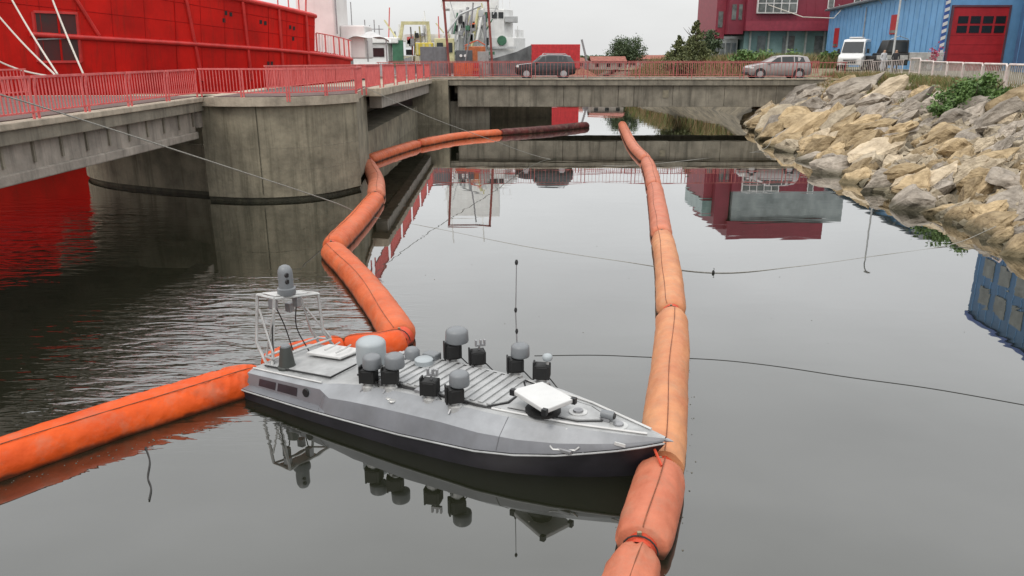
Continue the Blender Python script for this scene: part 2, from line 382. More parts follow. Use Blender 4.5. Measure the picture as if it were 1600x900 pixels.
# grass on the bank crest and beyond the bridge
def grass(name, label, mt, pts, hmin, hmax, seed, n):
    rnd = random.Random(seed); mb = MB()
    for i in range(n):
        x, y, z = pts(rnd); h = rnd.uniform(hmin, hmax); a = rnd.random()*6.28; w = .014 + h*.02; lx, ly = rnd.gauss(0,.3)*h, rnd.gauss(0,.3)*h
        c, s_ = math.cos(a)*w, math.sin(a)*w
        mb.add([(x-c,y-s_,z),(x+c,y+s_,z),(x+lx*.4+c*.6,y+ly*.4+s_*.6,z+h*.6),(x+lx,y+ly,z+h),(x+lx*.4-c*.6,y+ly*.4-s_*.6,z+h*.6)], [(0,1,2,3,4)])
    o = mb.build(name, mt); o['kind'] = 'stuff'; o['label'] = label; o['category'] = 'grass'; return o
def crest(lo, hi, y0, y1, patch):
    def f(r):
        for _ in range(40):
            y = r.uniform(y0, y1); x = lerp(SHORE, y) + lerp(BANKW, y) + r.uniform(lo, hi)
            if noise.noise(Vector((x*.45, y*.3, patch))) > -.12: break
        return x, y, (land_z(y) if x > lerp(SHORE, y)+lerp(BANKW, y) else bank_z(x, y)) - .03
    return f
grass('grass', 'green grass on the crest of the rock bank', GRASS, crest(-2.2, 4, 22, 57, 2), .15, .55, 50, 16000)
grass('dry_grass', 'straw coloured dry grass on the crest of the rock bank', DRY, crest(-2.4, 3.5, 22, 57, 9), .15, .55, 51, 9000)
def slope_tuft(r): y = r.uniform(46, 57); x = lerp(SHORE, y) + r.uniform(2.2, 5.5); return x, y, bank_z(x, y)
grass('reddish_grass', 'rust coloured dry grass on the rocks beside the bridge end', mat('rust_grass', (.36,.19,.09), .8, var=.3, scale=.6, col2=(.22,.12,.05)), slope_tuft, .2, .5, 52, 1500)
def beyond(r): y = r.uniform(74, 104); x = lerp(SHORE, y) + r.uniform(1.5, 13); return x, y, bank_z(x, y) if x < lerp(SHORE,y)+4 else land_z(y)
grass('tall_dry_grass', 'tall yellow dry grass beyond the road bridge', DRY, beyond, .5, 1.5, 53, 9000)
grass('tall_green_grass', 'tall green weeds beyond the road bridge', GRASS, beyond, .5, 1.6, 54, 7000)

# ------------------------------------------------------------------ bridges
# near span on the left: slab, edge beam, girder with joint ribs
lb = thing('bridge_span', 'weathered concrete bridge span at left running up to the rounded pier', 'bridge', (-10, 20, 3.0))
def L(x, y, z): return (x+10, y-20, z-3.0)
MB().box(-6.2, .22, -26, 6.2, .2, .34).build('deck_slab', CONC_CAP, lb, bevel=.02)
MB().box(-6.0,-.12,-26,5.5,.343,.36).build('walkway_surface', mat('walkway_brown', (.13,.085,.075), .9, var=.3), lb)
MB().box(-6.1, .14, -26, 5.6, -.09, .197).build('edge_beam', CONC, lb, bevel=.02)
gm = MB()
gm.hexa([(-.55,-26,-.78),(-.08,-26,-.78),(-.08,4.9,-.9),(-.55,4.9,-.9),(-.55,-26,-.092),(-.08,-26,-.092),(-.08,4.9,-.092),(-.55,4.9,-.092)])
gm.hexa([(-.62,-26,-.8),(0,-26,-.8),(0,4.9,-.94),(-.62,4.9,-.94),(-.62,-26,-.56),(0,-26,-.56),(0,4.9,-.72),(-.62,4.9,-.72)])
gm.build('girder', CONC_L, lb, bevel=.03)
MB().box(-6.0,-5.4,-26,4.9,-1.0,-.122).build('girder', CONC_L, lb)
MB().box(-5.39,-.63,-26,4.9,-.78,-.124).build('soffit', CONC, lb)  # underside deepened to a box so less light reaches the pier base
for i in range(14): MB().box(-.1,-.035,-9+i*1.05,-8.93+i*1.05,-.55,-.095).build('joint_rib', CONC, lb)
MB().box(-.5,.01,4.905,5.5,-.6,-.125).build('bearing_block', CONC_L, lb)

pier = thing('bridge_pier', 'massive rounded concrete bridge pier standing in the water', 'pier', (-9.5, 28, 0))
pp = [(-17.5,32),(-16.6,29.2),(-14.9,27.4),(-12.4,26.2),(-10.05,25.3),(-8.6,24.85),(-7.2,25.15),(-6.2,26.0),(-5.42,27.5)]
def ring(pts, k): return [((x+10.5)*k-10.5+9.5, (y-29.5)*k+29.5-28) for x, y in pts]
left = catmull([(x,y,0) for x,y in [(-17.5,32.4),(-16.6,30.0),(-14.9,28.3),(-12.4,27.0),(-10.12,26.1)]], 4)
front = catmull([(x,y,0) for x,y in [(-10.05,25.3),(-8.6,25.0),(-7.2,25.25),(-6.2,26.05),(-5.42,27.5)]], 5)
sm = [(p.x, p.y) for p in left + front] + [(-5.7,28.6),(-6.2,33.6),(-16,33.8)]
def upper(x): return x > -10.2
# lower body all round, upper block only right of the near span
lo = MB().prism(ring(sm, 1), .132, 1.72); lo.build('pier_base', CONC_D, pier, smooth=35)
ub = [(-10.05,25.3)] + [q for q in sm if q[0] > -10.04] + [(-10.05,33.7)]
MB().prism([(x+9.5,y-28) for x,y in ub], 1.722, 3.06).build('pier_block', CONC_D, pier, smooth=35)
MB().prism([(x+9.5,y-28) for x,y in ring([( (x+.0), y) for x,y in ub], 1)] and [((x+7.6)*1.045-7.6+9.5, (y-29.3)*1.045+29.3-28) for x,y in ub], 3.064, 3.34).build('cap_slab', CONC_CAP, pier, smooth=35)
MB().prism([((x+7.6)*1.01-7.6+9.5, (y-29.3)*1.01+29.3-28) for x,y in ub[2:-1] + [(-9.4,33),(-9.4,26)]], 3.343, 3.36).build('walkway_surface', bpy.data.materials['walkway_brown'], pier)
MB().prism(ring(sm, .985), -1.2, .13).build('waterline_band', ALGAE, pier, smooth=35)
for z_ in (1.0,1.715): MB().tube([(p.x+9.5, p.y-28+.002, z_) for p in front], .005, 4).build('pour_joint', CONC, pier)
for px_ in (-7.62,): MB().tube([(-8.15+9.5,25.0-28-.0,.25),(-8.15+9.5,25.0-28-.0,3.05)], .012, 5).build('form_joint', ALGAE, pier)
MB().box(-6.5,-.6,-1.5,5.6,1.722,3.05).build('backing_block', CONC_D, pier)

ms = thing('bridge_span', 'short concrete bridge span behind the rounded pier', 'bridge', (-5.5, 42, 3.0))
MB().hexa([(-4,-9.6,.0),(.15,-9.6,.0),(.0,13,-.22),(-4,13,-.22),(-4,-9.6,.32),(.15,-9.6,.32),(0,13,.04),(-4,13,.04)]).build('deck_slab', CONC_CAP, ms, bevel=.02)
MB().hexa([(-.6,-8.3,-.55),(-.05,-8.3,-.55),(-.2,12.5,-.85),(-.7,12.5,-.85),(-.6,-8.3,-.004),(-.05,-8.3,-.004),(-.2,12.5,-.224),(-.7,12.5,-.224)]).build('girder', CONC_L, ms, bevel=.03)
MB().box(-4,-3.5,-8.3,12.5,-1.9,-.23).build('girder', CONC, ms)
MB().box(-3.49,-.71,-8.3,12.5,-.6,-.23).build('soffit', CONC, ms)
MB().box(-3.2,-1.0,-8.2,12,-3.6,-1.7).build('low_wall', CONC_D, ms)

fb = thing('road_bridge', 'low concrete road bridge across the end of the basin carrying the cars', 'bridge', (5, 57.5, 3.0))
MB().box(-15,20,-2.6,2.6,-.38,.0).build('deck_slab', CONC, fb, bevel=.03)
MB().box(-15,20,-2.66,-2.25,.003,.09).build('kerb', CONC_CAP, fb, bevel=.02)
MB().box(-15,20,2.25,2.66,.003,.09).build('kerb', CONC_CAP, fb)
MB().box(-14.9,19.9,-2.24,2.24,.003,.02).build('road_surface', ASPH, fb)
xs = [-8.8,-5.2,-1.4,2.4,3.5,6.2,9.8,13.4,16.5,19.5]
for a, b in zip(xs, xs[1:]):
    MB().box(a+.012,b-.012,-2.4,-1.95,-1.82,-.384).build('girder_panel', CONC, fb, bevel=.015)
MB().box(-9,19.5,1.95,2.4,-1.75,-.384).build('rear_girder', CONC, fb)
MB().box(-9,19.5,-1.94,1.94,-.9,-.384).build('soffit', CONC, fb)
MB().box(-11.9,-9.4,-3.0,2.0,-4.2,-.006).build('end_pier', CONC_D, fb, bevel=.03)
MB().box(-9.39,-6.6,-1.6,1.8,-4.2,-1.5).build('pier_footing', CONC, fb)
MB().box(5.5,5.9,-2.43,-2.40,-1.2,-.7).build('drain_plate', CONC_D, fb)
MB().box(16.2,20,-2.2,2.4,-4,-.39).build('abutment', CONC_D, fb)

# ------------------------------------------------------------------ railings
BAR = {}
def railing(name, label, p, q, z0, z1, h, bars, mt, group, posts=2, bw=.022, lean=0, joined=False):
    p, q = Vector((*p, z0)), Vector((*q, z1)); d = q - p
    t = thing(name, label, 'railing', p, 0, group)
    up = Vector((0,0,h)); ax = d.normalized(); nrm = Vector((ax.y,-ax.x,0))
    MB().bar(up, d+up, .055, .05).build('top_rail', mt, t)
    MB().bar(Vector((0,0,.14)), d+Vector((0,0,.14)), .04, .035).build('bottom_rail', mt, t)
    for k in range(posts):
        b = d*(k/(posts-1)); b = b*.94 + d*.03
        MB().tube([b+Vector((0,0,-.14)), b+Vector((0,0,h*.72)), b+up-Vector((0,0,.027))+nrm*lean], .028, 6).build('post', mt, t)
    if joined:
        mb = MB()
        for k in range(bars):
            b = d*((k+.5)/bars); mb.box(b.x-bw/2,b.x+bw/2,b.y-bw/2,b.y+bw/2,b.z+.158,b.z+h-.026)
        o = mb.build('balusters', mt, t); o['kind'] = 'stuff'; return t
    key = (mt.name, h, bw)
    if key not in BAR: BAR[key] = MB().box(-bw/2,bw/2,-bw/2,bw/2,.158,h-.026).mesh('baluster'); BAR[key].materials.append(mt)
    for k in range(bars):
        b = d*((k+.5)/bars); o = link('baluster', BAR[key], None, t); o.location = b
    return t
ys_ = [14.3, 16.4, 18.4, 20.5, 22.8, 25.05]
for i, (a, b) in enumerate(zip(ys_, ys_[1:])):
    lab = ['faded red railing panel cut by the left picture edge, crossed by the grey rope', 'faded red railing panel where the white mooring ropes end',
           'faded red railing panel below the square opening in the red hull', 'faded red railing panel of the left span, second before the rounded pier', 'faded red railing panel of the left span touching the rounded pier'][i]
    railing('railing_panel', lab, (-9.93,a+.03), (-9.93,b-.03), 3.34, 3.34, .84, 15, RAILRED, 'railing panels on the left span', lean=.03)
for i, a in enumerate([14,18,22]):
    railing('railing_panel', 'faded red railing panel along the ship side of the left span', (-15.8,a), (-15.8,a+3.9), 3.34, 3.34, .84, 22, RAILRED, 'rear railing panels on the left span', joined=True)
c1 = [(-9.9,25.15),(-8.5,24.95),(-7.1,25.1),(-6.1,26.0),(-5.4,27.5),(-5.6,29.6)]
labs = ['red railing panel at the left edge of the pier top', 'red railing panel at the middle of the pier top above the crack', 'red railing panel right of the middle of the pier top', 'red railing panel at the rounded right corner of the pier top', 'red railing panel at the right end of the pier top']
for i, (a, b) in enumerate(zip(c1, c1[1:])): railing('railing_panel', labs[i], a, b, 3.34, 3.34, .86, 13, RAILRED, 'railing panels on the pier')
for i in range(6):
    a, b = i/6, (i+1)/6
    railing('railing_panel', 'red railing panel on the span behind the pier, %s from the pier' % ['first','second','third','fourth','fifth','sixth'][i], (-5.5, 29.8+a*24.5), (-5.6, 29.8+b*24.5-.1), 3.32-a*.22, 3.32-b*.22, .95, 22, RAILRED, 'railing panels on the span behind the pier', joined=True, bw=.03)
for i in range(4): railing('railing_panel', 'red railing panel on the ship side of the span behind the pier', (-9.3, 30+i*6), (-9.3, 35.9+i*6), 3.28-i*.05, 3.23-i*.05, .95, 30, RAILRED, 'rear railing panels on the span behind the pier', joined=True, bw=.03)
for i in range(9):
    x0 = -9.3 + i*3.6
    where = ['left of the grey cabinet', 'below the gantry frame', 'left of the black car', 'in front of the black car bonnet', 'in front of the black car rear', 'right of the black car', 'in the middle between the two cars', 'in front of the dry grass', 'left of the silver car'][i]
    railing('railing_panel', 'thin faded red railing panel on the road bridge, ' + where, (x0, 55.0), (x0+3.55, 55.0), 3.1, 3.1, 1.05, 14 if i > 2 else 20, RAILPINK, 'near railing panels on the road bridge', joined=True, bw=.02)
for i in range(9):
    x0 = -9.3 + i*3.6
    railing('railing_panel', 'thin faded red railing panel along the far edge of the road bridge', (x0, 60.0), (x0+3.55, 60.0), 3.1, 3.1, 1.1, 24, RAILPINK, 'far railing panels on the road bridge', joined=True, bw=.03)

# white barriers along the bank on the right
fp = [(23.3,57.0),(26.3,58.3),(29.0,59.2)]
for i, (a, b) in enumerate(zip(fp, fp[1:])):
    railing('railing_panel', ['pale thin railing panel right behind the silver car', 'pale thin railing panel in front of the white van'][i], a, b, 3.15, 3.25, 1.05, 18, RAILWHITE, 'pale railing panels by the vans', joined=True)
BARRIER = mat('barrier_white', (.66,.62,.58), .55, var=.25, scale=3, col2=(.55,.40,.38))
MESH_GREY = mat('barrier_infill', (.50,.46,.42), .7, var=.25, scale=3)
def barrier(label, p, q, z):
    p, q = Vector((*p, z)), Vector((*q, z)); d = q-p; t = thing('tube_barrier', label, 'barrier', p, 0, 'white tube barriers on the bank')
    mb = MB(); pts = [Vector((0,0,-.1)), Vector((0,0,.95)), d*.03+Vector((0,0,1.06)), d*.97+Vector((0,0,1.06)), d+Vector((0,0,.95)), d+Vector((0,0,-.1))]
    mb.tube(pts, .05, 7).build('frame_tube', BARRIER, t, smooth=50)
    MB().bar(d*.02+Vector((0,0,.12)), d*.98+Vector((0,0,.12)), .04).build('lower_rail', BARRIER, t)
    m2 = MB()
    for k in range(1, 14):
        b = d*(k/14); m2.bar(b+Vector((0,0,.14)), b+Vector((0,0,1.03)), .028)
    o = m2.build('bars', MESH_GREY, t); o['kind'] = 'stuff'
bp_ = [(29.2,58.6),(27.9,54.6),(26.6,50.4),(25.3,46.4),(24.2,42.8),(23.2,39.3),(22.5,36.2),(21.7,32.9)]
bl = ['white tube barrier in front of the two standing people', 'white tube barrier next right of the two standing people', 'white tube barrier in front of the left edge of the big red door',
      'white tube barrier in front of the big red door', 'white tube barrier right of the big red door, behind the green bush', 'white tube barrier second from the right picture edge', 'white tube barrier cut by the right picture edge']
for i, (a, b) in enumerate(zip(bp_, bp_[1:])):
    a_, b_ = Vector((*a,0)), Vector((*b,0)); e = a_ + (b_-a_)*.95; barrier(bl[i], a, (e.x, e.y), land_z(a[1])+.08)

# ------------------------------------------------------------------ red ship
ship = thing('red_ship', 'large red steel ship moored behind the bridge at left', 'ship', (-20, 34, 0))
HL = [(-32,22),(-26,27.6),(-21,33),(-16.3,38.8),(-13.2,43.5),(-11.7,46.2),(-10.9,49),(-10.6,52.2)]
def hl(y):
    return lerp([(b, a) for a, b in HL], y)
def hp(y, z, out=0):   # point on the hull side (flares outwards with height)
    x = hl(y) + .10*(z-3.2) + out*.8; return Vector((x+20, y-34-.06*(z-3.2)-out*.6, z))
def top_z(y): return lerp([(22,9.8),(33,8.6),(40,7.6),(46.6,6.75)], y)
def strake_z(y): return lerp([(22,6.1),(33,5.5),(43,4.95),(46.6,4.72),(52.5,4.35)], y)
rows = []
Ys = [22+i*.9 for i in range(28)] + [46.6]
for y in Ys: rows.append([hp(y,-1.2,-1.2), hp(y,.3,-.25), hp(y,2,-.05), hp(y,3.5), hp(y,strake_z(y))] + [hp(y, strake_z(y)+(top_z(y)-strake_z(y))*k/4) for k in range(1,5)])
MB().grid(rows).build('hull', SHIPRED, ship, smooth=40)
rows = [[hp(y,-1.2,-1.2), hp(y,.3,-.25), hp(y,2,-.05), hp(y,3.5), hp(y,strake_z(y)+.15)] for y in (46.6,47.8,49,50.3,51.4,52.2)]
rows.append([p + Vector((-3,1.2,0)) for p in rows[-1]]); rows.append([p + Vector((-3,.4,0)) for p in rows[-1]])
MB().grid(rows).build('stern_hull', SHIPRED, ship, smooth=40)
e = [hp(46.6, 4.7), hp(46.6, 6.75)]; MB().add([e[0], e[1], e[1]+Vector((-5,2.2,0)), e[0]+Vector((-5,2.2,0))], [(0,1,2,3)]).build('bulwark_end', SHIPRED, ship)
a, b = hp(22,6.3), hp(46.6,4.85); dk = [a, b, hp(52.2,4.4), hp(52.2,4.4)+Vector((-8,2,0)), a+Vector((-8,8,0))]
MB().add(dk, [(0,1,2,3,4)]).build('deck', SHIPRED, ship)
MB().tube([hp(y, strake_z(y), .05) for y in [33.8+i*.9 for i in range(15)]+[46.6,47.8,49,50.3,51.4,52.2]], .11, 8).build('fender_strake', SHIPRED2, ship, smooth=50)
MB().tube([hp(y, top_z(y), .03) for y in Ys[10:]], .13, 8).build('bulwark_rail', SHIPRED2, ship, smooth=50)
for (ya, yb, za, zb) in [(34.6,36.0,8.6,5.45),(39.2,39.9,7.8,3.4),(42.0,42.4,7.3,3.4),(44.0,44.3,7.0,3.4),(45.8,46.1,6.8,3.4),(35.2,35.5,5.4,3.2)][:5]:
    MB().tube([hp(ya,za,.04), hp((ya+yb)/2,(za+zb)/2,.04), hp(yb,zb,.04)], .085, 6).build('hull_rib', SHIPRED2, ship, smooth=50)
WELD = mat('ship_weld', (.42,.008,.006), .5, spec=.2)
for k in range(11): y = 34.2+k*1.15; MB().tube([hp(y, 2.2), hp(y, strake_z(y)-.02), hp(y, top_z(y))], .018, 4).build('plate_seam', WELD, ship)
for f_ in (.38,.72): MB().tube([hp(y, strake_z(y)+(top_z(y)-strake_z(y))*f_) for y in Ys[9:]], .018, 4).build('plate_seam', WELD, ship)
# square opening with frame, dark hawse area
def patch(y0, y1, z0, z1, out): return [hp(y0,z0,out), hp(y1,z0,out), hp(y1,z1,out), hp(y0,z1,out)]
op = MB(); q = patch(34.0,35.35,4.35,6.35,.012); r_ = patch(34.0,35.35,4.35,6.35,-.6); op.add(q, [(0,1,2,3)])
op.build('opening', mat('opening_dark', (.035,.02,.02), .6, var=.5, scale=1.4, col2=(.10,.012,.012)), ship)
MB().bar(q[0].lerp(q[3],.45), q[1].lerp(q[2],.5), .12, .05).build('opening_bar', STEEL, ship); MB().bar(q[0].lerp(q[1],.55), q[3].lerp(q[2],.55), .10, .05).build('opening_bar', SHIPRED, ship)
fr = MB()
for i in range(4): fr.bar(q[i], q[(i+1)%4], .12, .1)
fr.build('opening_frame', SHIPRED2, ship)
MB().add(patch(30.5,32.55,5.0,9.0,.015), [(0,1,2,3)]).build('fairlead_recess', BLACK, ship)
MB().lathe([(.25,-.1),(.32,.1)], hp(33.2,7.6,.06), 10, 'y').build('roller', mat('roller_dark', (.03,.03,.04), .5), ship)
for (y, z) in [(41.1,6.55),(41.35,6.5),(42.9,6.2),(43.15,6.15),(44.7,6.0),(44.95,5.95),(43.3,4.1),(43.5,4.1),(44.9,5.4),(41.0,6.2)]:
    MB().add(patch(y,y+.14,z,z+.2,.012), [(0,1,2,3)]).build('scupper', BLACK, ship)
# white and red stanchions of the after deck
st = [MAT for MAT in (WHITE, RAILRED)]
for i in range(17):
    y = 46.9 + i*.33; p = hp(y, strake_z(y)+.1); MB().tube([p, p+Vector((0,0,1.05))], .045, 6).build('stanchion', st[i % 3 == 0], ship)
MB().tube([hp(y, strake_z(y)+1.15) for y in (46.8,48.5,50.5,52.2)], .035, 6).build('guard_rail', RAILRED, ship)
MB().tube([hp(46.6,6.8)+Vector((-.6,.3,0)), hp(46.6,8.4)+Vector((-.6,.3,0))], .05, 6).build('mast_post', RAILRED, ship)
for k, (ya, za) in enumerate([(44.5,6.95),(45.2,6.9),(45.9,6.85)]):
    p = hp(ya, za)+Vector((-.5,.3,0)); MB().tube([p, p+Vector((0,0,1.3))], .04, 5).build('stanchion', RAILRED, ship)
SUPER = mat('superstructure_cream', (.76,.73,.71), .5, var=.08, scale=1, streak=.2, streak_col=(.4,.36,.33))
MB().box(5.6,8.2,20.3,24.5,4.4,12).build('deckhouse', SUPER, ship, bevel=.15); MB().box(8.21,9.9,21.5,24.5,4.4,6.6).build('side_house', SUPER, ship, bevel=.1)
MB().box(8.25,8.32,20.2,20.3,6,12).build('drain_pipe', STEEL, ship)
tp = MB()
rows = [[(8.6+3.0*u, 21.0+1.2*v, 5.55+.55*math.sin(math.pi*min(1,max(0,u)))*(.6+.4*math.sin(math.pi*v))+.12*math.sin(u*9+v*5)) for u in [i/10 for i in range(11)]] for v in [j/6 for j in range(7)]]
tp.grid(rows).build('tarpaulin_cover', mat('tarp', (.62,.62,.62), .7, var=.15, scale=2), ship, smooth=60)
for x in (8.7,10.1,11.4): MB().tube([(x,21.1,4.2),(x,21.1,5.6)], .05, 6).build('cover_post', STEEL, ship)

# mooring ropes of the ship, tied down to the rail
for i, (p0, p1, lab) in enumerate([((20,0),(90,116),'white mooring rope second from right, slanting from the red hull'), ((0,25),(86,117),'white mooring rope slanting from the dark fairlead at the picture edge'),
        ((83,0),(130,115),'steep white mooring rope in front of the square hull opening'), ((0,94),(76,119),'lowest white mooring rope, almost level')]):
    b = on_plane(p1[0], p1[1], 4.17); s_ = (-15.8)/b.x; b = Vector((b.x*s_, b.y*s_, CAM_H+(b.z-CAM_H)*s_))
    rx = (p0[0]-800)/1200; u = -(p0[1]-450)/1200; yy = math.cos(PITCH)+math.sin(PITCH)*u; ww = -math.sin(PITCH)+math.cos(PITCH)*u; t_ = 32.0/yy
    a = Vector((rx*t_, 32.0, CAM_H+ww*t_)); a = b + (a-b)*1.25
    tag(MB().tube([a.lerp(b, k/8)-Vector((0,0,.12*math.sin(math.pi*k/8))) for k in range(9)], .035, 6).build('mooring_rope', WHITE_ROPE), lab, 'rope', 'mooring ropes of the red ship')

# ------------------------------------------------------------------ quay and ships behind
QUAY = struct(MB().box(-70,-2.6,62,74,-2,3.0).build('quay', PAVE))
struct(MB().box(-14,-2.6,60.11,61.99,-2,2.99).build('quay_apron', PAVE))
struct(MB().box(-2.59,3.1,61.2,66,-2,1.45).build('quay_footing', CONC_D))
STEELRED = mat('gantry_rust', (.26,.055,.045), .6, var=.3, scale=3)
gt = thing('gantry_frame', 'tall rust red portal frame standing beside the road', 'gantry', (-3.2, 61, 3.0))
for sx_, x0 in ((-1, -1.55), (1, 1.75)):
    MB().bar((x0,0,0), (x0-.35+.0*sx_,0,5.55), .17, .17).build('post', STEELRED, gt)
MB().bar((-2.0,0,5.55), (1.5,0,5.55), .17, .17).build('crossbeam', STEELRED, gt)
for x0 in (-1.55,1.75): MB().box(x0-.3,x0+.3,-.3,.3,0,.08).build('base_plate', STEELRED, gt)
MB().tube([(.3,.1,5.4),(.1,.1,3.4),(-.35,.1,1.2)], .06, 6).build('hanging_hose', STEEL, gt)
cabm = mat('cabinet_grey', (.32,.31,.30), .6, var=.2, scale=3)
def cabinet(name, label, x0, x1, y0, h, mt, doors=2, d=.8, group=None):
    t = thing(name, label, 'cabinet', ((x0+x1)/2, y0, 3.0), 0, group); w = (x1-x0)/2
    MB().box(-w,w,0,d,.05,h).build('body', mt, t, bevel=.02)
    for k in range(doors):
        a = -w+2*w*k/doors+.04; b = -w+2*w*(k+1)/doors-.04; dd = MB().box(a,b,-.025,-.002,.12,h-.08).build('door', mt, t); MB().box(b-.1,b-.06,-.05,-.026,h*.5,h*.5+.15).build('handle', BLACK, dd)
    return t
cabinet('switch_cabinet', 'grey steel two door switch cabinet left of the gantry frame', -7.0,-5.0,61.2,2.25,mat('cabinet_dark', (.17,.17,.18), .6, var=.2),2)
cabinet('switch_cabinet', 'narrow light grey electrical cabinet beside the right gantry leg', -2.6,-1.75,60.6,1.9,cabm,1)
t = thing('control_box', 'dark box with two round lamps below the gantry frame', 'box', (-3.7,61.6,3.0))
MB().box(-.65,.65,0,.5,1.15,2.0).build('body', mat('box_dark', (.10,.11,.12), .6), t, bevel=.02)
for x in (-.22,.12): MB().lathe([(.11,-.06),(.11,0)], (x,-.02,1.6), 12, 'y').build('lamp', WHITE, t)
for x in (-.5,.5): MB().box(x-.05,x+.05,.2,.3,0,1.15).build('leg', STEEL, t)
ORNET = mat('orange_net', (.62,.13,.04), .7, var=.4, scale=4, col2=(.5,.06,.04)); REDB = mat('red_barrier', (.55,.03,.035), .6, var=.2)
t = thing('orange_barrier', 'orange mesh site barrier under the gantry frame', 'barrier', (-3.3,60.5,3.0))
MB().box(-1.1,.65,-.02,.02,.08,1.1).build('mesh_panel', ORNET, t)
for x in (-1.1,-.2,.65): MB().tube([(x,-.05,0),(x,-.05,1.15)], .03, 6).build('post', ORNET, t)
t = thing('red_barrier', 'solid red barrier block beside the orange mesh', 'barrier', (-2.85,60.4,3.0))
MB().hexa([(-.1,-.15,0),(.4,-.15,0),(.4,.15,0),(-.1,.15,0),(-.05,-.1,1.1),(.35,-.1,1.1),(.35,.1,1.1),(-.05,.1,1.1)]).build('block', REDB, t)
MB().box(-.05,.35,-.17,-.151,.5,.7).build('reflective_band', ORNET, t)
t = thing('orange_tank', 'orange steel tank frame behind the gantry frame', 'tank', (-2.9,63.0,3.0))
MB().box(-.8,.8,0,1.2,.9,2.3).build('tank', mat('tank_orange', (.55,.16,.06), .6, var=.3), t, bevel=.06)
for x in (-.7,.7): MB().box(x-.06,x+.06,.1,.22,0,.9).build('leg', STEELRED, t)
MB().tube([(-.8,-.05,2.35),(.2,-.05,2.75),(.8,-.05,2.4)], .05, 6).build('handrail', ORNET, t)

# white research ship with stepped superstructure
YEL = mat('yellow_paint', (.60,.47,.06), .5, var=.2, scale=3); PALEYEL = mat('pale_yellow', (.58,.54,.30), .5, var=.2, scale=3); GREEN = mat('deck_green', (.05,.16,.09), .6, var=.2)
HULLG = mat('hull_grey', (.17,.17,.17), .55, var=.3, scale=1, streak=.4); LGREY = mat('light_grey', (.5,.51,.51), .5, var=.2, scale=2, streak=.3)
ws = thing('white_ship', 'white working ship with stepped superstructure behind the gantry frame', 'ship', (-3.0, 86, 0))
def loft(name, mt, parent, secs):
    MB().grid(secs).build(name, mt, parent, smooth=40)
hs = []
for x, w, zt in [(-11,2.2,3.6),(-9,2.8,3.6),(-4,3,3.8),(1,2.9,4.3),(3.5,2,5.0),(4.6,.9,5.5),(5.1,.05,5.7)]:
    hs.append([(x-(.5 if x>3 else 0),0-w*.6,-1),(x-.2,-w*.9,.5),(x,-w,zt-.8),(x,-w,zt),(x,w,zt),(x,w*.9,.5),(x-(.5 if x>3 else 0),w*.6,-1)])
loft('hull', HULLG, ws, hs)
MB().prism([(-3.5,-2.7),(3.2,-2.0),(4.4,-.6),(4.4,.6),(3.2,2),(-3.5,2.7)], 4.3, 6.4).build('deckhouse', WHITE, ws, bevel=.05)
MB().prism([(-3.4,-2.4),(2.2,-1.9),(3.1,-.5),(3.1,.5),(2.2,1.9),(-3.4,2.4)], 6.41, 9.2).build('bridge_house', WHITE, ws, bevel=.05)
MB().box(-4.2,1.6,-2,2,9.21,12.5).build('upper_house', WHITE, ws, bevel=.05)
for i, (x0, x1, y, z0, z1) in enumerate([(.2,.75,-2.12,8.3,8.9),(.9,1.45,-2.06,8.3,8.9),(1.6,2.1,-1.99,8.3,8.9)]): MB().box(x0,x1,y,y+.06,z0,z1).build('window', GLASS, ws)
for i in range(5): MB().box(-2.9+i*.62,-2.5+i*.62,-2.5,-2.42,7.0+.35*(i%2),7.6+.35*(i%2)).build('window', GLASS, ws)
for i, (xa, xb, za, zb, mt) in enumerate([(-2.6,-2.2,5.0,9.0,LGREY),(-1.9,-1.5,5.2,9.3,STEEL),(-1.2,-.3,5.2,9.5,PALEYEL),(-.6,.1,6.0,9.2,WHITE),(.3,.2,5.0,8.6,STEEL)]):
    MB().tube([(xa,-3.05-.1*i,za),(xb,-3.0-.1*i,zb)], .16, 8).build('vent_pipe', mt, ws, smooth=50)
for i in range(9):
    r = random.Random(60+i); x = -2.7+r.random()*3.1; z = 5.0+r.random()*3.6; MB().box(x,x+.45,-3.5,-3.1,z,z+.35+r.random()*.4).build('deck_machine', [GREEN, STEEL, BLACK, LGREY, ORNET][i%5], ws, bevel=.03)
MB().box(-3.0,1.2,-3.3,-2.8,4.7,5.0).build('working_deck', GREEN, ws)
MB().lathe([(.45,-.1),(.5,0),(.45,.1)], (1.95,-2.35,6.1), 14, 'y').build('life_ring', GREEN, ws)
MB().box(.4,3.4,-2.6,-2.3,5.3,5.5).build('rail_cap', LGREY, ws)
for x in (-3.9,-.4): MB().tube([(x,0,12.5),(x+.2,0,16)], .08, 6).build('mast', WHITE, ws)
MB().tube([(3.6,0,6.4),(3.6,0,7.6)], .06, 6).build('jackstaff', WHITE, ws)
for i in range(18):
    r = random.Random(400+i); x = -4.5+r.random()*6; z = 5+r.random()*4.5; MB().tube([(x,-3.2,z),(x+r.uniform(-.8,.8),-3.1,z+r.uniform(.8,2.4))], .04+.05*r.random(), 5).build('pipe_run', [WHITE, STEEL, LGREY, GREEN, PALEYEL][i%5], ws)
for i in range(10): MB().box(-4+i*.75,-3.95+i*.75,-2.75,-2.7,9.21,10.1).build('rail_post', WHITE, ws)
MB().bar((-4,-2.72,10.1),(3,-2.72,10.1), .05).build('guard_rail', WHITE, ws)
MB().box(2.3,3.6,-2.2,-.8,7.9,8.5).build('bridge_wing', LGREY, ws, bevel=.05)
for i in range(6): MB().box(3.3+i*.16,3.4+i*.16,-1.6+i*.2,-1.5+i*.2,6.4,7.2).build('rail_post', WHITE, ws)
